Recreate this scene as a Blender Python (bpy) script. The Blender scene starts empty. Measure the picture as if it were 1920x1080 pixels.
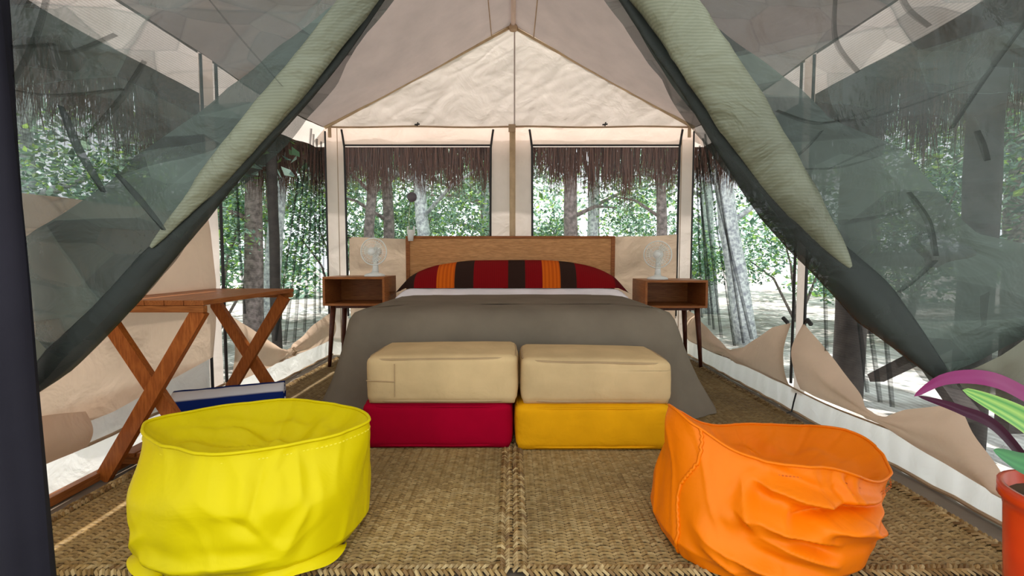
import bpy, bmesh, math, random
from mathutils import Vector, Matrix, noise as mn
PI = math.pi
random.seed(7)
SC = bpy.context.scene
COL = SC.collection

# ------------------------------------------------------------------ camera, world, sun, exposure
cam_d = bpy.data.cameras.new('camera'); cam = bpy.data.objects.new('camera', cam_d); COL.objects.link(cam)
cam.location = (0, 0, 0.78)
cam.rotation_euler = (PI/2 - math.atan(53/900), 0, 0)
cam_d.sensor_width = 36; cam_d.lens = 36*900/1920; cam_d.clip_start = 0.02; cam_d.clip_end = 200
SC.camera = cam

world = bpy.data.worlds.new('world'); SC.world = world; world.use_nodes = True
bg = world.node_tree.nodes['Background']
bg.inputs['Color'].default_value = (0.90, 0.96, 1.0, 1); bg.inputs['Strength'].default_value = 1.2

sun_d = bpy.data.lights.new('sun', 'SUN'); sun = bpy.data.objects.new('sun', sun_d); COL.objects.link(sun)
sun_d.energy = 4.0; sun_d.angle = 0.012; sun_d.color = (1.0, 0.96, 0.90)
sun.rotation_euler = (math.radians(-11), math.radians(-9), 0)

SC.view_settings.view_transform = 'Standard'; SC.view_settings.look = 'None'
SC.view_settings.gamma = 1; SC.view_settings.use_curve_mapping = False
SC.view_settings.exposure = 1.0
try:
    SC.cycles.transparent_max_bounces = 24
    SC.cycles.max_bounces = 10; SC.cycles.diffuse_bounces = 5; SC.cycles.transmission_bounces = 8
except Exception: pass

# ------------------------------------------------------------------ materials
def srgb(r, g, b):
    return tuple(((c/255)/12.92 if c/255 <= .04045 else ((c/255+.055)/1.055)**2.4) for c in (r, g, b)) + (1,)
class NT:
    def __init__(s, name):
        s.m = bpy.data.materials.new(name); s.m.use_nodes = True
        s.t = s.m.node_tree; s.t.nodes.clear()
        s.out = s.n('ShaderNodeOutputMaterial')
    def n(s, t, **kw):
        x = s.t.nodes.new(t)
        for k, v in kw.items():
            if k.startswith('i_'):
                x.inputs[k[2:].replace('_', ' ')].default_value = v
            else: setattr(x, k, v)
        return x
    def l(s, a, b): s.t.links.new(a, b)
    def surf(s, sock): s.l(sock, s.out.inputs['Surface']); return s.m
def coord(N, scale=(1, 1, 1), rot=(0, 0, 0), kind='Object'):
    c = N.n('ShaderNodeTexCoord'); mp = N.n('ShaderNodeMapping')
    mp.inputs['Scale'].default_value = scale; mp.inputs['Rotation'].default_value = rot
    N.l(c.outputs[kind], mp.inputs['Vector']); return mp.outputs['Vector']
def mixcol(N, fac, a, b):
    m = N.n('ShaderNodeMix', data_type='RGBA')
    for s_, v in (('Factor', fac), ('A', a), ('B', b)):
        i = [q for q in m.inputs if q.name == s_ and (q.type == 'RGBA' if s_ != 'Factor' else q.type == 'VALUE')][0]
        if hasattr(v, 'is_linked'): N.l(v, i)
        else: i.default_value = v
    return [q for q in m.outputs if q.type == 'RGBA'][0]
def noise_fac(N, vec, scale, detail=3, rough=.55, lo=.35, hi=.65, dist=0):
    t = N.n('ShaderNodeTexNoise'); t.inputs['Scale'].default_value = scale; t.inputs['Detail'].default_value = detail
    t.inputs['Roughness'].default_value = rough; t.inputs['Distortion'].default_value = dist
    N.l(vec, t.inputs['Vector'])
    r = N.n('ShaderNodeMapRange'); r.inputs['From Min'].default_value = lo; r.inputs['From Max'].default_value = hi
    N.l(t.outputs['Fac'], r.inputs['Value']); return r.outputs['Result']
def bump(N, h, strength=.3, dist=.01, nrm=None):
    b = N.n('ShaderNodeBump'); b.inputs['Strength'].default_value = strength; b.inputs['Distance'].default_value = dist
    N.l(h, b.inputs['Height'])
    if nrm is not None: N.l(nrm, b.inputs['Normal'])
    return b.outputs['Normal']

def mat_plain(name, col, rough=.6, metal=0, spec=.5, var=.12, nscale=12, bstr=.0, bscale=60):
    N = NT(name); v = coord(N)
    p = N.n('ShaderNodeBsdfPrincipled'); p.inputs['Roughness'].default_value = rough; p.inputs['Metallic'].default_value = metal
    p.inputs['Specular IOR Level'].default_value = spec
    d = tuple(c*(1-var) for c in col[:3]) + (1,); e = tuple(min(1, c*(1+var)) for c in col[:3]) + (1,)
    N.l(mixcol(N, noise_fac(N, v, nscale), d, e), p.inputs['Base Color'])
    if bstr: N.l(bump(N, noise_fac(N, v, bscale, lo=0, hi=1), bstr, .004), p.inputs['Normal'])
    return N.surf(p.outputs[0])

def mat_cloth(name, col, rough=.85, var=.1, wr=.35, weave=900, transl=0.0, tcol=None, wscale=5, spec=.08, wdist=.02):
    """woven cloth: large soft wrinkles + thread relief, optionally translucent"""
    N = NT(name); v = coord(N)
    d = tuple(c*(1-var) for c in col[:3]) + (1,); e = tuple(min(1, c*(1+var)) for c in col[:3]) + (1,)
    c = mixcol(N, noise_fac(N, v, 3.5, 5), d, e)
    n1 = noise_fac(N, v, wscale, 4, .5, 0, 1, .6)
    w = N.n('ShaderNodeTexNoise'); w.inputs['Scale'].default_value = weave; w.inputs['Detail'].default_value = 1; N.l(v, w.inputs['Vector'])
    nn = bump(N, w.outputs['Fac'], .12, .001, bump(N, n1, wr, wdist))
    p = N.n('ShaderNodeBsdfPrincipled'); p.inputs['Roughness'].default_value = rough; p.inputs['Specular IOR Level'].default_value = spec
    N.l(c, p.inputs['Base Color']); N.l(nn, p.inputs['Normal'])
    if not transl: return N.surf(p.outputs[0])
    t = N.n('ShaderNodeBsdfTranslucent'); t.inputs['Color'].default_value = tcol or col; N.l(nn, t.inputs['Normal'])
    m = N.n('ShaderNodeMixShader'); m.inputs[0].default_value = transl
    N.l(p.outputs[0], m.inputs[1]); N.l(t.outputs[0], m.inputs[2]); return N.surf(m.outputs[0])

def mat_net(name, col, opac, wr=.5, sheen=.15, wscale=4, line=0, rough=.6, crumple=0):
    """fine insect netting: part of the light passes between the threads; LINE adds a visible thread rhythm"""
    N = NT(name); v = coord(N)
    n1 = noise_fac(N, v, wscale, 4, .55, 0, 1, .8)
    nn = bump(N, n1, wr, .03)
    p = N.n('ShaderNodeBsdfPrincipled'); p.inputs['Roughness'].default_value = rough; p.inputs['Specular IOR Level'].default_value = sheen
    d = tuple(c*.75 for c in col[:3]) + (1,); e = tuple(c*1.3 for c in col[:3]) + (1,)
    N.l(mixcol(N, noise_fac(N, v, 2.5, 4), d, e), p.inputs['Base Color']); N.l(nn, p.inputs['Normal'])
    tr = N.n('ShaderNodeBsdfTransparent')
    m = N.n('ShaderNodeMixShader'); N.l(tr.outputs[0], m.inputs[1]); N.l(p.outputs[0], m.inputs[2])
    if line:
        w = N.n('ShaderNodeTexWave', wave_type='BANDS', bands_direction='Z'); w.inputs['Scale'].default_value = line
        w.inputs['Distortion'].default_value = .6; w.inputs['Detail'].default_value = 1
        N.l(v, w.inputs['Vector'])
        r = N.n('ShaderNodeMapRange'); r.inputs['To Min'].default_value = max(0, opac-.09); r.inputs['To Max'].default_value = min(1, opac+.09)
        N.l(w.outputs['Fac'], r.inputs['Value']); N.l(r.outputs['Result'], m.inputs[0])
    elif crumple:
        ds = N.n('ShaderNodeTexNoise'); ds.inputs['Scale'].default_value = 3; N.l(v, ds.inputs['Vector'])
        ad = N.n('ShaderNodeMix', data_type='RGBA', blend_type='LINEAR_LIGHT'); q = [k for k in ad.inputs if k.type == 'RGBA']; [k for k in ad.inputs if k.type == 'VALUE'][0].default_value = .03
        N.l(coord(N, (.75, .1, 1.7), (0, .55, 0)), q[0]); N.l(ds.outputs['Color'], q[1]); w = [k for k in ad.outputs if k.type == 'RGBA'][0]
        acc = None
        for sc, am, ed in ((4.3, .10, .09), (9.0, .07, .05)):
            vc = N.n('ShaderNodeTexVoronoi'); vc.inputs['Scale'].default_value = sc; N.l(w, vc.inputs['Vector'])
            sp_ = N.n('ShaderNodeSeparateColor'); N.l(vc.outputs['Color'], sp_.inputs[0])
            r1 = N.n('ShaderNodeMapRange'); r1.inputs['To Min'].default_value = -am*crumple; r1.inputs['To Max'].default_value = am*crumple; N.l(sp_.outputs[0], r1.inputs['Value'])
            ve = N.n('ShaderNodeTexVoronoi', feature='DISTANCE_TO_EDGE'); ve.inputs['Scale'].default_value = sc; N.l(w, ve.inputs['Vector'])
            r2 = N.n('ShaderNodeMapRange'); r2.inputs['From Max'].default_value = .028; r2.inputs['To Min'].default_value = ed*crumple; r2.inputs['To Max'].default_value = 0; N.l(ve.outputs['Distance'], r2.inputs['Value'])
            facet_shade = mixcol(N, sp_.outputs[1], tuple(q_*.40 for q_ in col[:3])+(1,), tuple(q_*1.9 for q_ in col[:3])+(1,))  # light and shade of the crumpled facets put into the colour
            if acc is None: N.l(facet_shade, p.inputs['Base Color']); c0 = facet_shade
            else: N.l(mixcol(N, .45, c0, facet_shade), p.inputs['Base Color'])
            for k in (r1, r2):
                a_ = N.n('ShaderNodeMath', operation='ADD'); N.l(k.outputs['Result'], a_.inputs[0])
                if acc is None: a_.inputs[1].default_value = opac
                else: N.l(acc, a_.inputs[1])
                acc = a_.outputs[0]
        a_ = N.n('ShaderNodeMath', operation='ADD', use_clamp=True); a_.inputs[1].default_value = 0; N.l(acc, a_.inputs[0])
        N.l(a_.outputs[0], m.inputs[0])
    else: m.inputs[0].default_value = opac
    return N.surf(m.outputs[0])

def mat_wood(name, c1, c2, rough=.4, scale=(2, 30, 30), bstr=.05):
    N = NT(name); v = coord(N, scale)
    f1 = noise_fac(N, v, 1.2, 6, .6, .3, .7, .5); v2 = coord(N, tuple(s*4 for s in scale))
    f2 = noise_fac(N, v2, 2, 3, .5, .35, .65)
    c = mixcol(N, f1, c1, c2); c = mixcol(N, f2, c, tuple(q*.78 for q in c1[:3]) + (1,))
    p = N.n('ShaderNodeBsdfPrincipled'); p.inputs['Roughness'].default_value = rough; p.inputs['Specular IOR Level'].default_value = .2
    N.l(c, p.inputs['Base Color']); N.l(bump(N, f1, bstr, .003), p.inputs['Normal'])
    return N.surf(p.outputs[0])

def mat_attr(name, rough=.7, transl=0, spec=.3, bstr=0, gain=(1, 1, 1)):
    """colour of each strand, leaf or stripe from the mesh's own colour attribute"""
    N = NT(name); a = N.n('ShaderNodeAttribute', attribute_name='tint')
    p = N.n('ShaderNodeBsdfPrincipled'); p.inputs['Roughness'].default_value = rough; p.inputs['Specular IOR Level'].default_value = spec
    N.l(a.outputs['Color'], p.inputs['Base Color'])
    if bstr:
        N.l(bump(N, noise_fac(N, coord(N), 14, 4, .5, 0, 1), bstr, .01), p.inputs['Normal'])
    if not transl: return N.surf(p.outputs[0])
    t = N.n('ShaderNodeBsdfTranslucent')
    g = N.n('ShaderNodeMix', data_type='RGBA', blend_type='MULTIPLY')
    ii = [q for q in g.inputs if q.type == 'RGBA']; [q for q in g.inputs if q.type == 'VALUE'][0].default_value = 1
    N.l(a.outputs['Color'], ii[0]); ii[1].default_value = gain + (1,)
    N.l([q for q in g.outputs if q.type == 'RGBA'][0], t.inputs['Color'])
    m = N.n('ShaderNodeMixShader'); m.inputs[0].default_value = transl
    N.l(p.outputs[0], m.inputs[1]); N.l(t.outputs[0], m.inputs[2]); return N.surf(m.outputs[0])

M = {}
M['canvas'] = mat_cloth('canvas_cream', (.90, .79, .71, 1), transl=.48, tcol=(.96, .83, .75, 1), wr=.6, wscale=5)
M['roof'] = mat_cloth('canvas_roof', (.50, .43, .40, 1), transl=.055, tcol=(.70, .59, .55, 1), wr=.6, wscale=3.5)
M['strip'] = mat_cloth('canvas_white_strip', (.92, .89, .84, 1), transl=.62, tcol=(.97, .95, .91, 1), wr=.5, wscale=9)
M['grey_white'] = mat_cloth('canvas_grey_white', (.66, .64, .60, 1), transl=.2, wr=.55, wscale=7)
M['tan'] = mat_cloth('canvas_tan', (.63, .48, .36, 1), transl=.36, tcol=(.80, .60, .44, 1), wr=.8, wscale=6)
M['seam'] = mat_plain('seam_tape', (.40, .28, .17, 1), .8)
M['pole'] = mat_plain('pole_sleeve', (.50, .37, .22, 1), .7, bstr=.1)
M['black'] = mat_plain('black_zip', (.012, .012, .013, 1), .6)
M['navy'] = mat_cloth('navy_cloth', (.016, .015, .021, 1), rough=.8, wr=.5, wscale=3)
M['net'] = mat_net('door_net', (.032, .041, .034, 1), .67, wr=.6, sheen=.35, wscale=9, rough=.4, crumple=1)
M['net2'] = mat_net('door_net_fold', (.038, .050, .041, 1), .86, wr=.6, sheen=.3, wscale=9, crumple=.8)
M['net3'] = mat_net('door_net_hem', (.16, .155, .11, 1), .85, wr=.5, sheen=.2, wscale=6)
M['netroll_lit'] = mat_net('door_net_roll_lit', (.135, .142, .095, 1), .86, wr=.7, sheen=.3, wscale=9, rough=.45, line=55)  # same netting, paler: outside light on the roll put into the colour
M['mesh'] = mat_net('window_net', (.05, .055, .05, 1), .20, wr=.1, line=30)
M['mesh_clear'] = mat_net('window_net_fine', (.6, .64, .68, 1), .06, wr=.05)
M['fold'] = mat_net('window_net_fold', (.012, .014, .013, 1), .52, wr=.1)
M['netcrease'] = mat_net('door_net_crease', (.022, .026, .022, 1), .33, wr=.3)
M['netdark'] = mat_net('door_net_gather_shade', (.018, .022, .019, 1), .80, wr=.6, sheen=.2, wscale=6)  # dark for stacked layers, with the shade under the roll painted in
M['floor'] = mat_cloth('groundsheet', (.16, .122, .085, 1), rough=.55, wr=.5, wscale=4, spec=.4)
M['wood'] = mat_wood('warm_wood', (.27, .085, .020, 1), (.40, .150, .042, 1))
M['wood_y'] = mat_wood('warm_wood_y', (.28, .085, .020, 1), (.40, .145, .040, 1), scale=(30, 2, 30))
M['rack'] = mat_wood('rack_wood', (.33, .088, .016, 1), (.43, .135, .028, 1), scale=(20, 20, 3))
M['dark_leg'] = mat_wood('dark_leg_wood', (.075, .022, .012, 1), (.12, .035, .018, 1), scale=(20, 20, 3))
M['headboard'] = mat_wood('headboard_veneer', (.52, .245, .085, 1), (.66, .34, .135, 1), scale=(2.5, 30, 25))
M['olive'] = mat_cloth('olive_blanket', (.190, .160, .120, 1), rough=.95, wr=.25, wscale=5, weave=500)
M['sheet'] = mat_cloth('white_sheet', (.86, .84, .88, 1), wr=.2, wscale=10)
M['mattress'] = mat_cloth('mattress_cloth', (.6, .58, .55, 1))
M['khaki'] = mat_cloth('khaki_canvas', (.62, .45, .235, 1), rough=.85, var=.12, wr=.28, wscale=8)
M['khaki_pipe'] = mat_cloth('khaki_piping', (.44, .31, .17, 1), rough=.85)
M['red'] = mat_cloth('crimson_canvas', (.34, .000, .018, 1), rough=.9, wr=.3, wscale=8)
M['mustard'] = mat_cloth('mustard_canvas', (.78, .36, .004, 1), rough=.8, wr=.5, wscale=9)
M['yellow'] = mat_cloth('yellow_vinyl_cloth', (.66, .53, .0, 1), rough=.48, var=.04, wr=.3, wscale=7, spec=.15)
M['yellow_in'] = M['yellow']
M['orange'] = mat_cloth('orange_vinyl', (.84, .185, .0, 1), rough=.45, var=.04, wr=.3, wscale=8, spec=.18)
M['orange_thread'] = mat_plain('orange_thread', (.55, .12, .005, 1), .6)
M['yellow_thread'] = mat_plain('yellow_thread', (.82, .72, .05, 1), .6)
M['straw'] = mat_attr('straw', .6, spec=.25)
M['straw_base'] = mat_plain('straw_base', (.075, .045, .018, 1), .9)
M['stripes'] = mat_attr('striped_weave', .95, spec=.1, bstr=.15)
M['towel'] = mat_attr('towel_terry', .98, spec=.05, bstr=.5)
M['plastic'] = mat_plain('white_plastic', (.78, .80, .76, 1), .35, var=.03)
M['grey_disc'] = mat_plain('grey_purple_disc', (.10, .085, .10, 1), .5)
M['stem'] = mat_plain('pale_green_stem', (.45, .55, .33, 1), .5)
M['pot'] = mat_plain('red_pot', (.72, .06, .012, 1), .22, var=.25, nscale=4)
M['leaf_green'] = mat_attr('striped_leaf', .4, .25)
M['leaf'] = mat_attr('forest_leaf', .45, .45, spec=.5, gain=(1.0, 1.1, .85))
M['bark_dark'] = mat_plain('brown_bark', (.27, .215, .205, 1), .9, var=.45, nscale=18, bstr=.8, bscale=40)  # brown bark lightened, haze put into its colour
M['bark_pale'] = mat_plain('pale_bark', (.66, .69, .80, 1), .85, var=.45, nscale=22, bstr=.6, bscale=50)
M['thatch'] = mat_attr('thatch_strand', .9, .1, gain=(1, .8, .6))
M['thatch_roof'] = mat_plain('thatch_bulk', (.09, .055, .035, 1), .95, var=.4, nscale=30, bstr=.8, bscale=80)
M['post'] = mat_plain('weathered_post', (.045, .036, .032, 1), .85, var=.3, bstr=.5, bscale=30)
N = NT('forest_ground'); v = coord(N)
p = N.n('ShaderNodeBsdfPrincipled'); p.inputs['Roughness'].default_value = .95
N.l(mixcol(N, noise_fac(N, v, 2.2, 6, .65), (.24, .21, .18, 1), (.74, .72, .70, 1)), p.inputs['Base Color'])  # pale and dark mottling paints the sun dapples into the ground
N.l(bump(N, noise_fac(N, v, 9, 6, .6, 0, 1), .8, .05), p.inputs['Normal']); M['ground'] = N.surf(p.outputs[0])
M['deck'] = mat_wood('deck_wood', (.18, .13, .09, 1), (.26, .2, .15, 1), .7, scale=(30, 2, 30))

# ------------------------------------------------------------------ builders
def mk(name, verts, faces, mat, parent=None, smooth=False, kind=None, tint=None, off=None):
    me = bpy.data.meshes.new(name)
    if off is None: off = parent['_o'] if (parent is not None and '_o' in parent) else (0, 0, 0)
    if off[0] or off[1] or off[2]:
        verts = [(a-off[0], b-off[1], c-off[2]) for a, b, c in verts]
    me.from_pydata(verts, [], faces); me.update()
    if mat is not None: me.materials.append(mat)
    if smooth: me.polygons.foreach_set('use_smooth', [True]*len(me.polygons))
    if tint is not None:
        at = me.color_attributes.new('tint', 'FLOAT_COLOR', 'POINT')
        buf = []
        for t in tint: buf.extend((t[0], t[1], t[2], 1.0))
        at.data.foreach_set('color', buf)
    o = bpy.data.objects.new(name, me); COL.objects.link(o)
    if parent is not None:
        o.parent = parent
    if kind: o['kind'] = kind
    return o
def tag(o, label, cat, group=None):
    o['label'] = label; o['category'] = cat
    if group: o['group'] = group
    return o
OFFS = {}
def thing(name, label, cat, loc=(0, 0, 0), group=None):
    """an Empty at the thing's base; parts are given in world coordinates and made local to it"""
    o = bpy.data.objects.new(name, None); COL.objects.link(o); o.location = loc; o.empty_display_size = .05
    OFFS[o] = loc
    return tag(o, label, cat, group)
def part(name, vf, mat, parent, **kw):
    top = parent
    while top.parent is not None: top = top.parent
    off = OFFS.get(top, (0, 0, 0))
    return mk(name, vf[0], vf[1], mat, parent, off=off, **kw)
def struct(name, vf, mat, **kw):
    o = mk(name, vf[0], vf[1], mat, **kw); o['kind'] = 'structure'; return o
def join(*vfs):
    V, F = [], []
    for v, f in vfs:
        n = len(V); V.extend(v); F.extend([tuple(i+n for i in q) for q in f])
    return V, F
def box(x0, x1, y0, y1, z0, z1, bev=0):
    if not bev:
        v = [(x, y, z) for z in (z0, z1) for y in (y0, y1) for x in (x0, x1)]
        return v, [(0, 2, 3, 1), (4, 5, 7, 6), (0, 1, 5, 4), (2, 6, 7, 3), (0, 4, 6, 2), (1, 3, 7, 5)]
    bm = bmesh.new(); bmesh.ops.create_cube(bm, size=1)
    for q in bm.verts: q.co = Vector(((x0+x1)/2+q.co.x*(x1-x0), (y0+y1)/2+q.co.y*(y1-y0), (z0+z1)/2+q.co.z*(z1-z0)))
    bmesh.ops.bevel(bm, geom=bm.edges[:], offset=bev, segments=2, affect='EDGES', profile=.6)
    bm.verts.ensure_lookup_table(); bm.verts.index_update()
    r = [tuple(q.co) for q in bm.verts], [tuple(q.index for q in f.verts) for f in bm.faces]
    bm.free(); return r
def xform(vf, loc=(0, 0, 0), rz=0, rx=0, ry=0):
    m = Matrix.Translation(loc) @ Matrix.Rotation(rz, 4, 'Z') @ Matrix.Rotation(ry, 4, 'Y') @ Matrix.Rotation(rx, 4, 'X')
    return [tuple(m @ Vector(q)) for q in vf[0]], vf[1]
def bar(a, b, w, d, up=(0, 0, 1)):
    """a straight timber from a to b, w across (sideways), d along up"""
    a, b = Vector(a), Vector(b); t = (b-a).normalized(); s = t.cross(Vector(up)).normalized(); u = s.cross(t)
    V = []
    for pnt in (a, b):
        for i, j in ((-1, -1), (1, -1), (1, 1), (-1, 1)): V.append(tuple(pnt + s*i*w/2 + u*j*d/2))
    return V, [(0, 3, 2, 1), (4, 5, 6, 7), (0, 1, 5, 4), (1, 2, 6, 5), (2, 3, 7, 6), (3, 0, 4, 7)]
def tube(pts, r, n=8, closed=False, caps=True):
    pts = [Vector(q) for q in pts]; R = r if isinstance(r, (list, tuple)) else [r]*len(pts)
    V, F = [], []; L = len(pts); prev = None
    for i, q in enumerate(pts):
        t = (pts[(i+1) % L]-pts[i-1]) if (closed or 0 < i < L-1) else (pts[1]-pts[0] if i == 0 else pts[-1]-pts[-2])
        t.normalize()
        if prev is None:
            s = t.orthogonal().normalized()
        else:
            s = (prev - t*prev.dot(t)); s = s.normalized() if s.length > 1e-6 else t.orthogonal().normalized()
        prev = s; u = t.cross(s)
        for k in range(n):
            a = 2*PI*k/n; V.append(tuple(q + (s*math.cos(a)+u*math.sin(a))*R[i]))
    for i in range(L if closed else L-1):
        for k in range(n):
            a = i*n+k; b = i*n+(k+1) % n; j = (i+1) % L
            F.append((a, b, j*n+(k+1) % n, j*n+k))
    if caps and not closed:
        F.append(tuple(range(n-1, -1, -1))); F.append(tuple((L-1)*n+k for k in range(n)))
    return V, F
def lathe(prof, n=24, c=(0, 0, 0)):
    V, F = [], []
    for r, z in prof:
        for k in range(n):
            a = 2*PI*k/n; V.append((c[0]+r*math.cos(a), c[1]+r*math.sin(a), c[2]+z))
    for i in range(len(prof)-1):
        for k in range(n):
            F.append((i*n+k, i*n+(k+1) % n, (i+1)*n+(k+1) % n, (i+1)*n+k))
    return V, F
def grid(fn, nu, nv):
    V = [tuple(fn(i/nu, j/nv)) for j in range(nv+1) for i in range(nu+1)]
    F = [(j*(nu+1)+i, j*(nu+1)+i+1, (j+1)*(nu+1)+i+1, (j+1)*(nu+1)+i) for j in range(nv) for i in range(nu)]
    return V, F
def nz(x, y, z=0): return mn.noise(Vector((x, y, z)))
def ridge(x, y, z=0): return 1-2*abs(mn.noise(Vector((x, y, z))))
def lerp(a, b, t): return a+(b-a)*t
def poly(pts, x):
    """piecewise linear y(x) through sorted points"""
    if x <= pts[0][0]: return pts[0][1]
    for (a, b), (c, d) in zip(pts, pts[1:]):
        if x <= c: return b+(d-b)*(x-a)/(c-a) if c > a else d
    return pts[-1][1]
def path(pts, n):
    """n+1 points evenly along a polyline"""
    P = [Vector(q) for q in pts]; L = [0]
    for a, b in zip(P, P[1:]): L.append(L[-1]+(b-a).length)
    out = []
    for k in range(n+1):
        s = L[-1]*k/n; i = 0
        while i < len(P)-2 and L[i+1] < s: i += 1
        out.append(P[i].lerp(P[i+1], (s-L[i])/max(1e-9, L[i+1]-L[i])))
    return out
def smooth_path(pts, n):
    """Catmull-Rom through the points"""
    P = [Vector(q) for q in pts]; m = len(P)-1; out = []
    for k in range(n+1):
        t = m*k/n; i = min(int(t), m-1); t -= i
        a, b, c, d = P[max(i-1, 0)], P[i], P[i+1], P[min(i+2, m)]
        out.append(.5*((2*b)+(c-a)*t+(2*a-5*b+4*c-d)*t*t+(3*b-a-3*c+d)*t**3))
    return out

# ------------------------------------------------------------------ the tent: main measures (metres)
XL, XR, YB, YM, YF = -1.50, 1.46, 3.92, 2.41, 1.00
ZB, ZM = 1.84, 1.775           # eave height at the back and at the middle pole
RZ = 2.63                      # ridge
def eave(y): return ZM+(ZB-ZM)*abs(y-YM)/(YB-YM) - .03*math.sin(PI*min(1, abs(y-YM)/(YB-YM)))

# floor: groundsheet with soft rucks, on a timber deck, forest ground round it
def fl(u, v):
    x, y = lerp(XL-.03, XR+.03, u), lerp(.55, YB+.02, v)
    return x, y, -.006+.004*nz(x*3, y*3)+.006*max(0, ridge(x*2.2+y, y*1.1)-.75)*4*.3
struct('floor', grid(fl, 60, 60), M['floor'], smooth=True)
deck = thing('timber_deck', 'wide grey timber deck under and around the tent', 'deck', (0, 1.5, -.07))
for i in range(16):
    x = -1.76+i*.22
    part('plank', box(x, x+.21, -1.5, 5.1, -.07, -.02), M['deck'], deck)
struct('forest_ground', grid(lambda u, v: (lerp(-40, 40, u), lerp(-25, 55, v), -.28+.12*nz(u*22, v*22)+.04*nz(u*90, v*90)), 90, 90), M['ground'], smooth=True)

# ceiling: two slopes of canvas with a reinforced ridge band
def slope(s):
    def f(u, v):
        y = lerp(.8, YB, v); xe = XL if s < 0 else XR; ze = eave(y)
        x = lerp(xe, 0, u); z = lerp(ze, RZ, u)
        sag = -.035*math.sin(PI*u)*(.6+.4*math.sin(PI*(v*2 % 1)))
        return x, y, z+sag+.008*nz(x*3, y*2.3, 5)+.010*max(0, ridge(x*2+y*.6, y*1.6-x, 3)-.7)
    return f
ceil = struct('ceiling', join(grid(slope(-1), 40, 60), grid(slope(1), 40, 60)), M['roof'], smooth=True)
def seam_line(x):
    pts = []
    for k in range(25):
        v = k/24; u = 1-abs(x)/(abs(XL) if x < 0 else XR)
        q = slope(-1 if x < 0 else 1)(u, v); pts.append((q[0], q[1], q[2]-.004))
    return tube(pts, .004, 5)
for x in (-.16, .17): mk('roof_seam', *seam_line(x), M['seam'], ceil)

# valances outside the eaves
for side, s, xe in (('left', -1, XL), ('right', 1, XR)):
    def val(u, v, s=s, xe=xe):
        y = lerp(.8, YB+.1, v); z = eave(min(y, YB))
        return xe+s*(.015+.10*u+.012*nz(y*6, u)), y, z-.135*u+.010*nz(y*4, u*2, 3)
    mk('valance', *grid(val, 5, 60), M['canvas'], ceil, smooth=True)
mk('valance', *grid(lambda u, v: (lerp(XL-.11, XR+.11, v), YB+.02+.09*u, ZB-.13*u), 4, 40), M['canvas'], ceil, smooth=True)

# poles (each its own thing)
def pole(name, pts, r, label, mat='pole', n=10):
    return tag(mk(name, *tube(pts, r, n), M[mat], smooth=True), label, 'pole')
pole('rafter_pole', [(XL+.01, YB-.03, ZB-.01), (0, YB-.03, RZ-.015)], .013, 'tan rafter pole rising along the gable edge above the clip lamp side')
pole('rafter_pole', [(XR-.01, YB-.03, ZB-.01), (0, YB-.03, RZ-.015)], .013, 'tan rafter pole along the gable edge with the printed patch beside it')
pole('ridge_pole', [(0.01, .8, RZ-.02), (0.01, YB-.03, RZ-.02)], .018, 'ridge pole running along the peak of the tent roof', 'canvas')
pole('upright_pole', [(.004, YB-.025, .0), (.004, YB-.025, ZB)], .024, 'tan upright pole between the two back windows, behind the headboard')
struct('trim_1', box(-.028, .028, YB-.055, YB-.048, ZB-.05, ZB+.01), M['seam'])

# ------------------------------------------------------------------ back wall
def wrk(x, z, k=0): return .006*nz(x*4, z*4, k)+.010*max(0, ridge(x*3+z*1.4, z*2.2-x, k)-.72)
def back_panel(x0, x1, z0, z1, n=10, m=14, y=YB, k=0):
    return grid(lambda u, v: (lerp(x0, x1, u), y-wrk(lerp(x0, x1, u), lerp(z0, z1, v), k), lerp(z0, z1, v)), n, m)
def gable(u, v):
    z = lerp(ZB, RZ, v); w = 1-v; x = lerp(XL, XR, u)*w
    return x, YB-.7*wrk(x, z, 9)-.012*max(0, ridge(x*1.6-z*2.0, (x+z)*.7, 4)-.7)-.004*max(0, ridge(x*6-z*9, z*3+x*2, 6)-.5), z
WIN = [(-1.345, -.170), (.160, 1.345)]; WZ = (.30, 1.70)
wall_b = struct('wall_back', join(grid(gable, 120, 60),
    back_panel(XL, WIN[0][0], 0.13, ZB, 6, 30), back_panel(WIN[0][1], WIN[1][0], .13, ZB, 10, 30), back_panel(WIN[1][1], XR, .13, ZB, 6, 30),
    back_panel(WIN[0][0], WIN[0][1], WZ[1], ZB, 24, 6), back_panel(WIN[1][0], WIN[1][1], WZ[1], ZB, 24, 6),
    back_panel(WIN[0][0], WIN[0][1], .13, WZ[0], 24, 4), back_panel(WIN[1][0], WIN[1][1], .13, WZ[0], 24, 4)), M['canvas'], smooth=True)
mk('base_strip', *back_panel(XL, XR, 0, .14, 50, 4, YB-.004), M['strip'], wall_b, smooth=True)
mk('eave_seam', *tube([(lerp(XL, XR, k/20), YB-.015, ZB-.004*math.sin(k)) for k in range(21)], .007, 6), M['seam'], wall_b)
mk('gable_seam', *tube([(0.02, YB-.018, ZB), (0.02, YB-.02, RZ-.03)], .006, 6), M['roof'], wall_b)
for x in (XL+.10, XR-.10): mk('jamb_seam', *tube([(x, YB-.014, .1), (x, YB-.014, ZB)], .003, 5), M['seam'], wall_b)
for x in (XL+.045, XR-.045):
    mk('corner_strap', *box(x-.012, x+.012, YB-.03, YB-.02, ZB-.085, ZB+.01), M['seam'], wall_b)
for x, z in ((-.755, ZB+.012), (.74, ZB+.012)):
    tg = mk('toggle', *join(tube([(x-.02, YB-.03, z), (x+.02, YB-.03, z+.006)], .006, 6), tube([(x, YB-.03, z-.01), (x+.006, YB-.03, z+.02)], .005, 6)), M['black'], wall_b)
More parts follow.
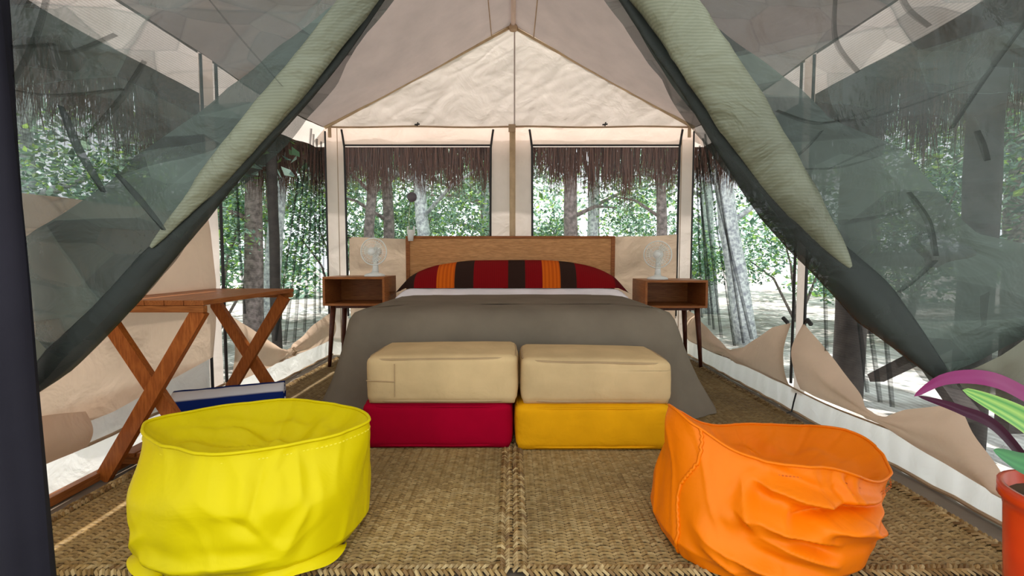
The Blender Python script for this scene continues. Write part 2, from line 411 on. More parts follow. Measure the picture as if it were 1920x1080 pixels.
# apex fitting and printed patch on the roof
mk('apex_cap', *lathe([(0, -.03), (.03, -.028), (.035, 0), (.02, .03)], 12, (.01, YB-.05, RZ-.03)), M['seam'], ceil)
q0 = slope(1)(.13, .86); N = NT('printed_patch')
pp = N.n('ShaderNodeBsdfPrincipled'); vv = coord(N, (1, 60, 1)); N.l(mixcol(N, noise_fac(N, vv, 9, 4, .6, .45, .55), (.42, .38, .37, 1), (.22, .21, .24, 1)), pp.inputs['Base Color'])
pm = N.surf(pp.outputs[0])
mk('printed_patch', *grid(lambda u, v: (lambda q: (q[0], q[1], q[2]-.006))(slope(1)(lerp(.10, .17, u), lerp(.86, .91, v))), 3, 3), pm, ceil)

for i, (a, b) in enumerate(WIN):
    w = struct('window_%d' % (i+1), grid(lambda u, v: (lerp(a, b, u), YB+.004, lerp(WZ[0], WZ[1], v)), 4, 4), M['mesh_clear'])
    for x, s in ((a, 1), (b, -1)):
        mk('zipper', *tube([(x+s*.006+s*.0, YB-.012, .32), (x+s*.004, YB-.012, 1.2), (x+s*.0, YB-.012, WZ[1]-.02), (x-s*.012, YB-.012, WZ[1]+.07), (x-s*.02, YB-.012, WZ[1]+.12)], .009, 6), M['black'], w)
    mk('zipper', *tube([(a, YB-.008, WZ[1]-.004), (b, YB-.008, WZ[1]-.004)], .008, 6), M['black'], w)
    # lowered canvas cover hanging on the inside
    fx0, fx1 = (a+.03, b-.02) if i == 0 else (a+.01, b-.015)
    top = (lambda x: .965-.02*math.sin((x+1.3)*2.4)) if i == 0 else (lambda x: .945+.045*((x-.16)/1.18)**2+.006*math.sin(x*9))
    def cov(u, v, fx0=fx0, fx1=fx1, top=top, i=i):
        x = lerp(fx0, fx1, u); z = lerp(.26, top(x), v)
        return x, YB-.02-.012*math.sin(PI*v)-.010*nz(x*5, z*5, i)-.014*max(0, ridge(x*3.5+z*2, z*3-x*2, 7+i)-.6), z
    mk('window_cover', *grid(cov, 50, 26), M['tan'], w, smooth=True)
    mk('cover_toggle', *tube([(fx0-.012, YB-.03, .955), (fx0+.015, YB-.03, .96)], .006, 6), M['black'], w)

# ------------------------------------------------------------------ side walls
def side_panel(x, s, y0, y1, z0, z1, n, m, k=0, amp=1):
    """z0/z1 may be functions of y; s = +1 bulges towards +x"""
    g = lambda q, y: q(y) if callable(q) else q
    return grid(lambda u, v: (x+s*amp*wrk(lerp(y0, y1, u), lerp(g(z0, lerp(y0, y1, u)), g(z1, lerp(y0, y1, u)), v), k), lerp(y0, y1, u), lerp(g(z0, lerp(y0, y1, u)), g(z1, lerp(y0, y1, u)), v)), n, m)
def pane(x, y0, y1, z0, fan, seed):
    """netting hung in soft vertical waves"""
    return grid(lambda u, v: (x+.006*math.sin(u*34+seed+2*v)*(1-v)+.004*nz(u*8, v*3, seed), lerp(y0, y1, u), lerp(z0, eave(lerp(y0, y1, u))-.005, v)), 60, 20)
def folds(x, s, tops, parent):
    """gathered pleats of netting: narrow doubled folds running from a to b"""
    for (ya, za), (yb, zb), wa, wb in tops:
        P = path([(x, ya, za), (x, lerp(ya, yb, .5)+.012*math.sin(ya*40), lerp(za, zb, .5)), (x, yb, zb)], 10)
        V, F = [], []
        for k, q in enumerate(P):
            w = lerp(wa, wb, k/10)*(1+.25*math.sin(k*1.7+ya*9))
            V += [(x-s*.006, q.y-w, q.z), (x-s*.020, q.y, q.z), (x-s*.006, q.y+w, q.z)]
        for k in range(10):
            for j in (0, 1): F.append((k*3+j, k*3+j+1, k*3+j+4, k*3+j+3))
        mk('net_fold', V, F, M['fold'], parent, smooth=True)
def cover(x, s, y0, y1, top, bot, tie, seed, bulge=.05):
    """canvas cover let down and tied at its middle: creases run to the tie"""
    def f(u, v):
        y = lerp(y0, y1, u); t, b = top(y), bot(y); z = lerp(b, t, v)
        d = math.hypot(y-tie[0], z-tie[1]); a = math.atan2(z-tie[1], y-tie[0])
        cr = .014*math.sin(a*17+seed)*min(1, d/.12)*math.exp(-d/.45)
        return x+s*(.012+bulge*math.sin(PI*min(1, v*.9+.05))*(.35+.65*min(1, d/.25))+cr+.008*nz(y*7, z*7, seed)), y, z
    return grid(f, 70, 16)

# ---- left wall
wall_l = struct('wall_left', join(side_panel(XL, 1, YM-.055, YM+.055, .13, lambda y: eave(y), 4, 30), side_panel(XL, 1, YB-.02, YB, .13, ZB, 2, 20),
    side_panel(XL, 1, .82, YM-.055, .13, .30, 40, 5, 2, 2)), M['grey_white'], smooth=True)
for f_ in (0,):
    me = wall_l.data; me.materials.append(M['canvas'])
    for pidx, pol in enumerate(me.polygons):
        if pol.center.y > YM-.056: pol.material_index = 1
mk('base_strip', *side_panel(XL+.006, 1, .82, YB, -.002, .135, 90, 5, 4), M['strip'], wall_l, smooth=True)
mk('base_seam', *tube([(XL+.014, lerp(.82, YB, k/30), .135+.004*math.sin(k*1.3)) for k in range(31)], .006, 6), M['seam'], wall_l)
mk('floor_cord', *tube([(XL+.022, lerp(.82, YB, k/40), .006+.003*math.sin(k*2.3)) for k in range(41)], .007, 6), M['seam'], wall_l)
mk('wall_tie', *tube([(XL+.02, 1.90, .16), (XL+.03, 1.90, .19), (XL+.03, 1.905, .235)], .005, 5), M['seam'], wall_l)
win3 = struct('window_3', pane(XL-.004, YM+.055, YB-.01, .13, 0, 1), M['mesh'], smooth=True)
folds(XL, -1, [((3.72, 1.70), (3.60, .30), .008, .016), ((3.66, 1.72), (3.42, .26), .008, .020), ((3.76, 1.62), (3.70, .36), .006, .012), ((3.62, 1.75), (3.26, .22), .006, .024),
    ((3.50, 1.5), (3.12, .22), .005, .018), ((3.38, 1.35), (3.00, .27), .004, .010), ((3.80, 1.7), (3.78, .4), .006, .010), ((2.62, 1.25), (2.66, .48), .003, .006)], win3)
TL = [(2.46, .505), (2.52, .485), (2.80, .345), (3.08, .205), (3.15, .185), (3.25, .215), (3.55, .30), (3.86, .345), (3.92, .35)]
mk('window_cover', *cover(XL, 1, YM+.06, YB-.02, lambda y: poly(TL, y), lambda y: .125, (3.15, .17), 3), M['tan'], win3, smooth=True)
mk('zipper', *tube([(XL+.012, YM+.062, .14), (XL+.012, YM+.062, 1.76)], .008, 6), M['black'], win3)
mk('zipper', *tube([(XL+.012, YB-.035, .14), (XL+.012, YB-.035, 1.80)], .008, 6), M['black'], win3)
mk('cover_tie', *tube([(XL+.05, 3.15, .15), (XL+.07, 3.15, .175), (XL+.05, 3.15, .20)], .010, 6), M['seam'], win3)
win4 = struct('window_4', pane(XL-.004, .82, YM-.055, .30, 0, 4), M['mesh'], smooth=True)
def lc(u, v):
    y = lerp(.82, YM-.06, u); z = lerp(.215+.085*max(0, (y-1.75))/.6, .985+.02*nz(y*3, 1), v)
    return XL+.018+.035*math.sin(PI*v)*(.6+.4*nz(y*2, 3))+.012*max(0, ridge(y*2.2+z*1.2, z*2-y, 11)-.5), y, z
mk('window_cover', *grid(lc, 60, 30), M['tan'], win4, smooth=True)
def lc2(u, v):
    y = lerp(1.0, 1.60, u); z = lerp(.145, .26+.05*math.sin(u*3), v)
    return XL+.05+.05*math.sin(PI*v)*(1-.5*u)+.012*nz(y*8, z*8, 2), y, z
mk('cover_roll', *grid(lc2, 30, 10), M['tan'], win4, smooth=True)
mk('zipper', *tube([(XL+.014, YM-.06, .14), (XL+.014, YM-.06, 1.76)], .007, 6), M['black'], win4)

# ---- right wall
wall_r = struct('wall_right', join(side_panel(XR, -1, YM-.045, YM+.045, .10, lambda y: eave(y), 4, 30), side_panel(XR, -1, YB-.02, YB, .13, ZB, 2, 20)), M['canvas'], smooth=True)
def rstrip(u, v):
    y = lerp(.82, YB, u); z = lerp(-.002, .128+.012*math.sin(y*5), v)
    return XR-.006-.004*math.sin(y*60+3*nz(y*3, 1))*(1-.4*v)-.012*(1-v)-.004*nz(y*20, z*9), y, z
mk('base_strip', *grid(rstrip, 400, 4), M['strip'], wall_r, smooth=True)
mk('floor_cord', *tube([(XR-.026, lerp(.82, YB, k/40), .008+.003*math.sin(k*2.3)) for k in range(41)], .007, 6), M['seam'], wall_r)
mk('base_seam', *tube([(XR-.02, lerp(.82, YB, k/60), .13+.012*math.sin(lerp(.82, YB, k/60)*5)) for k in range(61)], .004, 6), M['seam'], wall_r)
mk('wall_tie', *tube([(XR-.03, YM-.03, .11), (XR-.035, YM-.02, .06), (XR-.05, YM-.03, .015), (XR-.10, YM-.05, .01)], .004, 5), M['black'], wall_r)
win5 = struct('window_5', pane(XR+.004, YM+.045, YB-.01, .13, 0, 2), M['mesh'], smooth=True)
folds(XR, 1, [((3.76, 1.66), (3.30, .24), .010, .020), ((3.70, 1.70), (2.88, .30), .008, .020), ((3.78, 1.60), (3.50, .30), .006, .014), ((3.80, 1.5), (3.64, .34), .006, .010),
    ((3.66, 1.72), (3.10, .22), .006, .014), ((3.74, 1.3), (3.42, .28), .004, .010), ((3.58, 1.74), (2.98, .26), .005, .010)], win5)
TR = [(2.43, .46), (2.50, .445), (2.62, .41), (2.95, .24), (3.15, .185), (3.22, .19), (3.5, .27), (3.78, .35), (3.92, .37)]
mk('window_cover', *cover(XR, -1, YM+.045, YB-.02, lambda y: poly(TR, y), lambda y: .12, (3.17, .17), 5), M['tan'], win5, smooth=True)
mk('zipper', *tube([(XR-.012, YM+.05, .14), (XR-.012, YM+.05, 1.76)], .007, 6), M['black'], win5)
mk('zipper', *tube([(XR-.012, YB-.035, .14), (XR-.012, YB-.035, 1.80)], .007, 6), M['black'], win5)
mk('cover_toggle', *tube([(XR-.02, YM+.08, .45), (XR-.03, YM+.11, .475)], .010, 6), M['black'], win5)
win6 = struct('window_6', pane(XR+.004, .82, YM-.045, .13, 0, 6), M['mesh'], smooth=True)
folds(XR, 1, [((2.26, 1.2), (2.19, .36), .004, .008), ((2.13, 1.1), (1.93, .24), .005, .009), ((2.06, 1.1), (1.86, .22), .005, .009), ((2.0, 1.2), (1.80, .22), .004, .008)], win6)
TR2 = [(1.0, .12), (1.36, .13), (1.42, .19), (1.53, .31), (1.60, .285), (1.72, .235), (1.82, .175), (1.87, .165), (1.92, .18), (2.05, .28), (2.34, .455), (2.37, .47)]
mk('window_cover', *cover(XR, -1, 1.30, YM-.045, lambda y: poly(TR2, y), lambda y: .085+.05*min(1, max(0, (y-1.35)/.5)), (1.86, .155), 8, .055), M['tan'], win6, smooth=True)
mk('zipper', *tube([(XR-.012, YM-.05, .14), (XR-.012, YM-.05, 1.76)], .007, 6), M['black'], win6)
mk('cover_toggle', *tube([(XR-.025, YM-.075, .475), (XR-.03, YM-.10, .49), (XR-.03, YM-.13, .47)], .010, 6), M['black'], win6)

# front wall: canvas beside and above the door
def front_panel(x0, x1, z0, z1, n, m): return grid(lambda u, v: (lerp(x0, x1, u), .93+wrk(lerp(x0, x1, u), lerp(z0, z1, v), 5), lerp(z0, z1, v)), n, m)
struct('wall_front', join(front_panel(XL, -1.12, 0, ZB, 8, 30), front_panel(1.23, XR, 0, ZB, 6, 30), grid(lambda u, v: (lerp(XL, XR, u)*(1-v), .93, lerp(ZB, RZ, v)), 30, 14)), M['canvas'], smooth=True)

# front upright wrapped in dark cloth and the netting door flaps
def fp(u, v):
    a = 2*PI*u; z = lerp(0, 2.0, v); cx = -.898-.020*z
    r = .040+.005*math.sin(3*a+z*3)+.004*nz(math.cos(a)*2, z*3)
    return cx+r*math.cos(a), .86+r*.8*math.sin(a), z
tag(mk('wrapped_pole', *grid(fp, 24, 30), M['navy'], smooth=True), 'near-black cloth-wrapped upright at the edge of the tent opening', 'pole')

# door net: plane near y = YN ; outlines in (x, z)
YN = .975
def net_wr(x, z, k):
    a = mn.voronoi(Vector((x*3.4+z*1.2+.25*nz(x*3, z*3, k), z*3.9-x*1.4, k*3.7)))[0]; b = mn.voronoi(Vector((x*7-z*2, z*6.4+x*2.5, k*2.3+9)))[0]
    return .012*nz(x*3.1, z*3.1, k)+.085*(a[0]-.45)+.030*(b[0]-.45)
def net_sheet(outer, inner, nu, nv, k, y=YN, amp=1):
    """sheet lofted between two polylines in (x, z)"""
    A = path([(a, 0, b) for a, b in outer], nv); B = path([(a, 0, b) for a, b in inner], nv)
    def f(u, v):
        j = min(nv, int(round(v*nv))); q = A[j].lerp(B[j], u)
        return q.x, y-amp*net_wr(q.x, q.z, k), q.z
    return grid(f, nu, nv)
def px(u, v, Y=YN):            # drawing grid (900 units = 1 m at 1 m) to metres in the door plane
    return ((u-960)/900*Y*1.0, .78+(487-v)/900*Y)
# left flap
lf = thing('net_door_flap', 'dark green netting door flap drawn aside next to the wrapped upright', 'tent flap', (-1.0, YN, 0))
edgeL = [px(1000, -300), px(880, -150), px(765, 0), px(640, 165), px(480, 335), px(350, 470), px(210, 612), px(72, 738), px(40, 760)]
outL = [px(20, -300), px(20, -150), px(20, 0), px(25, 165), px(30, 335), px(34, 470), px(38, 612), px(42, 730), px(44, 760)]
part('net_panel', net_sheet(outL, edgeL, 90, 130, 1), M['net'], lf, smooth=True)
foldL = [px(830, -150), px(740, -30), px(640, 50), px(520, 140), px(375, 245), px(240, 345), px(130, 420), px(44, 475)]
edgeL2 = [px(880, -150), px(765, 0), px(640, 165), px(480, 335), px(350, 470), px(210, 612), px(72, 738)]
part('folded_layer', net_sheet(foldL, edgeL2, 40, 110, 5, YN-.040, .4), M['net2'], lf, smooth=True)
hemL = [px(66, 622), px(120, 636), px(205, 632)]; hemL2 = [px(74, 728), px(100, 700), px(200, 622)]
part('hem_band', net_sheet(hemL, hemL2, 14, 20, 8, YN-.052), M['net3'], lf, smooth=True)
def roll(edge, r, y, k, ellip=.8, n=90):
    P = smooth_path([(a, 0, b) for a, b in edge], n); V, F = [], []; m = 16
    for i, q in enumerate(P):
        t = (P[min(i+1, n)]-P[max(i-1, 0)]).normalized(); s = Vector((-t.z, 0, t.x)); R = poly(r, i/n)
        for j in range(m):
            a = 2*PI*j/m; rr = R*(1+.16*nz(math.cos(a)*1.5+i*.08, math.sin(a)*1.5, k)+.07*math.sin(3*a+i*.10)+.10*max(0, ridge(i*.12+a*.5, a*.8, k)-.6))
            w = q+s*math.cos(a)*rr; V.append((w.x, y+math.sin(a)*rr*ellip, w.z))
    for i in range(n):
        for j in range(m): F.append((i*m+j, i*m+(j+1) % m, (i+1)*m+(j+1) % m, (i+1)*m+j))
    return V, F
rollL = [px(852, -150), px(735, 0), px(612, 155), px(470, 312), px(400, 390), px(330, 465)]
part('rolled_edge', roll(rollL, [(0, .029), (.5, .029), (.72, .020), (1, .003)], YN-.065, 2, .55), M['netroll_lit'], lf, smooth=True)
gatL = [px(878, -150), px(757, 0), px(632, 166), px(474, 335), px(344, 470), px(205, 610), px(76, 730)]
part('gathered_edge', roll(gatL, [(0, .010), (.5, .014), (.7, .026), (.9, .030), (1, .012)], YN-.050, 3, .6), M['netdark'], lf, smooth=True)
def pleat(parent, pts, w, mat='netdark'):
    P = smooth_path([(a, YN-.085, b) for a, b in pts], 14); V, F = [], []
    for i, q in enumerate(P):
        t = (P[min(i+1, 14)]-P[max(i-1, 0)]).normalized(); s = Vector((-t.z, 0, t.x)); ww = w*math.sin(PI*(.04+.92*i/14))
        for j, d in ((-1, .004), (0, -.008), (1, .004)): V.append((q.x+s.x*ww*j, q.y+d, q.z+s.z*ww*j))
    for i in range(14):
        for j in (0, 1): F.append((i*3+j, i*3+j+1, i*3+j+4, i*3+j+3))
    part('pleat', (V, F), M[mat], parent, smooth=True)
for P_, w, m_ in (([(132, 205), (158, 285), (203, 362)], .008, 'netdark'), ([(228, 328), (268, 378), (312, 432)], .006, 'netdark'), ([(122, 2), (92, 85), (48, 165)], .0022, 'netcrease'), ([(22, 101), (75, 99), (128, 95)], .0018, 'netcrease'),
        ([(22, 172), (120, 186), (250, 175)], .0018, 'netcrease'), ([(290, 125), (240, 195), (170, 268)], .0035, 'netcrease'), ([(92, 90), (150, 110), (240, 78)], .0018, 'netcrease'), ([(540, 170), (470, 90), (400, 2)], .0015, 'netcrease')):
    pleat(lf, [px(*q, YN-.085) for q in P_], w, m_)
# right flap
rf = thing('net_door_flap', 'dark green netting door flap drawn aside above the potted plant', 'tent flap', (1.0, YN, 0))
edgeR = [px(930, -300), px(1020, -150), px(1120, 0), px(1210, 130), px(1310, 262), px(1415, 395), px(1565, 545), px(1735, 715), px(1840, 742), px(1920, 735), px(2020, 760)]
outR = [px(2030, -300), px(2030, -150), px(2030, 0), px(2030, 130), px(2030, 262), px(2030, 395), px(2030, 545), px(2030, 640), px(2030, 700), px(2030, 720), px(2030, 745)]
part('net_panel', net_sheet(outR, edgeR, 90, 130, 21), M['net'], rf, smooth=True)
foldR = [px(1120, -150), px(1210, -20), px(1290, 60), px(1465, 190), px(1510, 240), px(1640, 290), px(1800, 440), px(1925, 470), px(2020, 480)]
edgeR2 = [px(1020, -150), px(1120, 0), px(1210, 130), px(1310, 262), px(1415, 395), px(1565, 545), px(1735, 700), px(1860, 640), px(2020, 560)]
part('folded_layer', net_sheet(foldR, edgeR2, 50, 110, 25, YN-.040, .4), M['net2'], rf, smooth=True)
hemR = [px(1738, 690), px(1800, 655), px(1925, 575), px(2020, 520)]; hemR2 = [px(1745, 700), px(1770, 727), px(1840, 741), px(1925, 705), px(2020, 670)]
part('hem_band', net_sheet(hemR, hemR2, 14, 30, 28, YN-.052), M['net3'], rf, smooth=True)
rollR = [px(1070, -150), px(1174, 0), px(1264, 120), px(1354, 242), px(1436, 360), px(1500, 445), px(1545, 500)]
part('rolled_edge', roll(rollR, [(0, .048), (.5, .048), (.7, .036), (.85, .022), (1, .004)], YN-.075, 12, .55), M['netroll_lit'], rf, smooth=True)
gatR = [px(1025, -150), px(1126, 0), px(1216, 130), px(1318, 262), px(1432, 400), px(1585, 550), px(1735, 700)]
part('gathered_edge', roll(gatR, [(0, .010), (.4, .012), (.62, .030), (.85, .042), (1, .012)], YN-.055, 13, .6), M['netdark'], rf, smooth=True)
for P_, w in (([(1445, 214), (1530, 236), (1632, 208)], .002), ([(1815, 160), (1640, 220), (1530, 236)], .002), ([(1905, 40), (1835, 140), (1768, 246)], .0025), ([(1690, 256), (1610, 290), (1545, 320)], .002),
        ([(1815, 250), (1828, 275), (1838, 304)], .003), ([(1695, 362), (1735, 415), (1752, 480)], .004), ([(1500, 320), (1570, 315), (1640, 296)], .002), ([(1752, 488), (1720, 520), (1685, 548)], .003),
        ([(1545, 15), (1550, 90), (1592, 145)], .0018), ([(1660, 2), (1680, 35), (1718, 64)], .0018), ([(1460, 315), (1500, 285), (1530, 250)], .002)):
    pleat(rf, [px(*q, YN-.085) for q in P_], w, 'netcrease')

# ------------------------------------------------------------------ woven mats
STRAW = [(.36, .225, .080), (.43, .285, .115), (.27, .155, .05), (.52, .37, .17), (.22, .12, .04), (.39, .26, .11)]
def mat_thing(label, x0, x1, y0, y1, dark=1.0, seed=0, cw=.0185, rs=.0135):
    rnd = random.Random(seed); t = thing('woven_mat', label, 'mat', ((x0+x1)/2, (y0+y1)/2, 0), 'straw mats on the tent floor')
    hz = lambda x, y: .006+.003*nz(x*3, y*3, seed)
    part('backing', grid(lambda u, v: (lerp(x0, x1, u), lerp(y0, y1, v), hz(lerp(x0, x1, u), lerp(y0, y1, v))-.001), 20, 20), M['straw_base'], t)
    V, F, T = [], [], []; nc = int((x1-x0)/cw); nr = int((y1-y0)/rs)
    for c in range(nc):
        sg = 1 if c % 2 else -1
        for r in range(nr):
            cx = x0+(c+.5)*(x1-x0)/nc; cy = y0+(r+.5+rnd.uniform(-.12, .12))*(y1-y0)/nr
            a = sg*.40+rnd.uniform(-.07, .07); L = cw*.60; W = rs*.46; co, si = math.cos(a), math.sin(a)
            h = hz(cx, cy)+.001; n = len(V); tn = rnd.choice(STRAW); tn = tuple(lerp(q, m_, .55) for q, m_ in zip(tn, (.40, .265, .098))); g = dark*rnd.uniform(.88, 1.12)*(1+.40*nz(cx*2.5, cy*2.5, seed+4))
            for i, lz in ((-1, .0015), (0, .0040), (1, .0015)):
                for j in (-1, 0, 1):
                    px_, py_ = i*L, j*W
                    V.append((cx+px_*co-py_*si, cy+px_*si+py_*co, h+lz-(.0035 if j else 0)))
                    T.append(tuple(q*g*(1 if j == 0 else .7) for q in tn))
            for k in (0, 1):
                for j in (0, 1): F.append((n+k*3+j, n+k*3+3+j, n+k*3+4+j, n+k*3+1+j))
    part('weave', (V, F), M['straw'], t, kind='stuff', tint=T)
    # braided edge
    loop = [(x0, y0), (x1, y0), (x1, y1), (x0, y1)]
    V, F, T = [], [], []
    for (ax, ay), (bx, by) in zip(loop, loop[1:]+loop[:1]):
        L = math.hypot(bx-ax, by-ay); n = int(L/.014); dx, dy = (bx-ax)/L, (by-ay)/L
        for k in range(n):
            s = (k+.5)*L/n; wob = .004*nz(s*6, ax+ay, seed)
            for j in (-1, 1):
                cx = ax+dx*s-dy*(j*.009+wob); cy = ay+dy*s+dx*(j*.009+wob)
                a = math.atan2(dy, dx)+j*.75+rnd.uniform(-.2, .2); l, w = .016, .0055; co, si = math.cos(a), math.sin(a)
                h = .011+rnd.uniform(0, .003); m = len(V); tn = rnd.choice(STRAW); g = dark*rnd.uniform(.8, 1.2)
                for i, lz in ((-1, -.004), (0, .004), (1, -.004)):
                    for q in (-1, 0, 1):
                        V.append((cx+i*l*co-q*w*si, cy+i*l*si+q*w*co, h+lz+(.003 if q == 0 else -.002))); T.append(tuple(z*g for z in tn))
                for i in (0, 1):
                    for q in (0, 1): F.append((m+i*3+q, m+(i+1)*3+q, m+(i+1)*3+q+1, m+i*3+q+1))
    part('braided_edge', (V, F), M['straw'], t, kind='stuff', tint=T)
mat_thing('straw floor mat under the red cushion and yellow bean bag', -1.37, -.018, 1.15, 2.42, .80, 1)
mat_thing('straw floor mat under the mustard cushion and orange bean bag', .022, 1.315, 1.15, 2.14, .80, 2)
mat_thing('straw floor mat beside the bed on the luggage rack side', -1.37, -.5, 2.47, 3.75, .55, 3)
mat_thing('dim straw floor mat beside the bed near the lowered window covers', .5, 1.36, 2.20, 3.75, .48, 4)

# ------------------------------------------------------------------ bed
bed = thing('double_bed', 'double bed with a wide wooden headboard', 'bed', (0, 2.9, 0))
hb = part('headboard', box(-.80, .775, 3.765, 3.80, .35, .945), M['headboard'], bed)
for x0, x1, z0, z1 in ((-.83, -.80, .0, .965), (.775, .805, .0, .965), (-.80, .775, .945, .965)):
    part('headboard_edge', box(x0, x1, 3.755, 3.805, z0, z1, .003), M['wood'], hb)
part('bed_base', box(-.78, .78, 2.44, 3.75, .10, .27, .01), M['wood_y'], bed)
part('mattress', box(-.80, .80, 2.40, 3.75, .27, .50, .05), M['mattress'], bed, smooth=True)
for x in (-.7, .7):
    for y in (2.55, 3.6): part('leg', box(x-.03, x+.03, y-.03, y+.03, 0, .10), M['dark_leg'], bed)
# pillows under the striped cover
for x, lb in ((-.38, 'pillow under the striped cover on the clip lamp side'), (.38, 'pillow under the striped cover far from the clip lamp')):
    def pil(u, v, x=x):
        a, b = u*2*PI, (v-.5)*PI
        ca = math.copysign(abs(math.cos(a))**.6, math.cos(a)); sa = math.copysign(abs(math.sin(a))**.6, math.sin(a))
        return x+.33*ca*math.cos(b)**.5, 3.645+.105*sa*math.cos(b)**.5, .61+.10*math.sin(b)
    tag(mk('pillow', *grid(pil, 24, 12), M['sheet'], smooth=True), lb, 'pillow', 'pillows')
# white sheet showing between the covers
def sh(u, v):
    x = lerp(-.90, .90, u); y = lerp(3.28, 3.53, v); e = max(0, abs(x)-.74)
    z = .518+.052*v+.004*nz(x*6, y*10)-e*e*5.0
    return x, y, z
tag(mk('bed_sheet', *grid(sh, 60, 10), M['sheet'], smooth=True), 'white bed sheet turned down between grey blanket and striped cover', 'sheet')
# striped cover over the pillows
SR, SO, SBr, SM = (.20, .004, .006), (.62, .12, .008), (.030, .014, .010), (.10, .006, .008)
bands = [(-.90, SBr), (-.72, SR), (-.555, SO), (-.425, SBr), (-.285, SR), (-.03, SBr), (.10, SR), (.225, SO), (.355, SBr), (.475, SR), (.76, SM), (.84, SBr)]
def band_col(x, v):
    c = bands[0][1]
    for b, q in bands:
        if x >= b: c = q
    if c is SO and int((x*1000) // 14) % 2: c = (.50, .085, .006)
    if c is SR: c = tuple(k*(1+.10*math.sin(x*400)) for k in c)
    return c
NU, NV = 420, 26
def sc_(u, v):
    x = lerp(-.90, .88, u); pr = max(0, 1-(abs(x)/.86)**3.4)**.75
    hgt = .205*pr+.004*nz(x*5, v*3); a = v*PI*.62
    y = 3.515+.20*(1-math.cos(min(a, PI/2)))*1.0+.05*max(0, v-.8); z = .572+hgt*math.sin(min(a, PI/2))
    e = max(0, abs(x)-.78); z -= e*.45*(1-.2*v)
    return x, min(y, 3.748), z
gv, gf = grid(sc_, NU, NV)
tag(mk('striped_cover', gv, gf, M['stripes'], smooth=True, tint=[band_col(q[0], 0) for q in gv]), 'red, orange and brown striped woven cover over the pillows', 'bedspread')
# grey-olive blanket: top plus draped sides
HW, YFt, YBk, TZ = .835, 2.365, 3.36, .530
def ucurve(n):
    R = .10; pts = []
    segs = [((-HW, YBk), (-HW, YFt+R))]
    for k in range(31): pts.append((-HW, lerp(YBk, YFt+R, k/30), -1, 0))
    for k in range(1, 13):
        a = PI+PI/2*k/13; pts.append((-HW+R+R*math.cos(a), YFt+R+R*math.sin(a), math.cos(a), math.sin(a)))
    for k in range(41): pts.append((lerp(-HW+R, HW-R, k/40), YFt, 0, -1))
    for k in range(1, 13):
        a = -PI/2+PI/2*k/13; pts.append((HW-R+R*math.cos(a), YFt+R+R*math.sin(a), math.cos(a), math.sin(a)))
    for k in range(31): pts.append((HW, lerp(YFt+R, YBk, k/30), 1, 0))
    return pts
U = ucurve(0); NR = len(U)
prof = [(-.30, TZ+.004), (-.15, TZ+.003), (-.07, TZ-.004), (-.025, TZ-.022), (.0, TZ-.055), (.014, TZ-.11), (.026, TZ-.19), (.04, TZ-.27), (.055, TZ-.35), (.07, TZ-.42), (.08, TZ-.485)]
V, F = [], []
for k, (o, z) in enumerate(prof):
    dn = max(0, (k-4)/6)
    for i, (x, y, nx, ny) in enumerate(U):
        cor = math.exp(-((min(abs(i-37), abs(i-90)))/7)**2)
        side = 1 if abs(nx) > .9 else .25
        fo = o+dn*(.026*math.sin(i*.55)*(.4 if ny < -.9 else 1)+.075*cor*dn**.5+.045*side*dn)
        zz = z+dn*(.05*(abs(nx) > .95)*(1-cor)-.035*cor)+.003*nz(x*5, y*5, k*.3)
        if k < 3:
            fx, fy = x+nx*o, y+ny*o
            if abs(nx) > .9: fx = math.copysign(abs(x)+o, x)
            V.append((fx, max(fy, YFt-o), zz))
        else: V.append((x+nx*fo, y+ny*fo, max(.012, zz)))
for k in range(len(prof)-1):
    for i in range(NR-1): F.append((k*NR+i, k*NR+i+1, (k+1)*NR+i+1, (k+1)*NR+i))
n0 = len(V)
# flat middle: fill between the innermost ring's two sides
def inner(u, v):
    x = lerp(-HW+.28, HW-.28, u); y = lerp(YFt+.28, YBk, v); return x, y, TZ+.006+.004*nz(x*4, y*4)
gv, gf = grid(inner, 24, 20); V += gv; F += [tuple(q+n0 for q in f) for f in gf]
tag(mk('blanket', V, F, M['olive'], smooth=True), 'grey-olive blanket draped over the bed down to the floor', 'blanket')

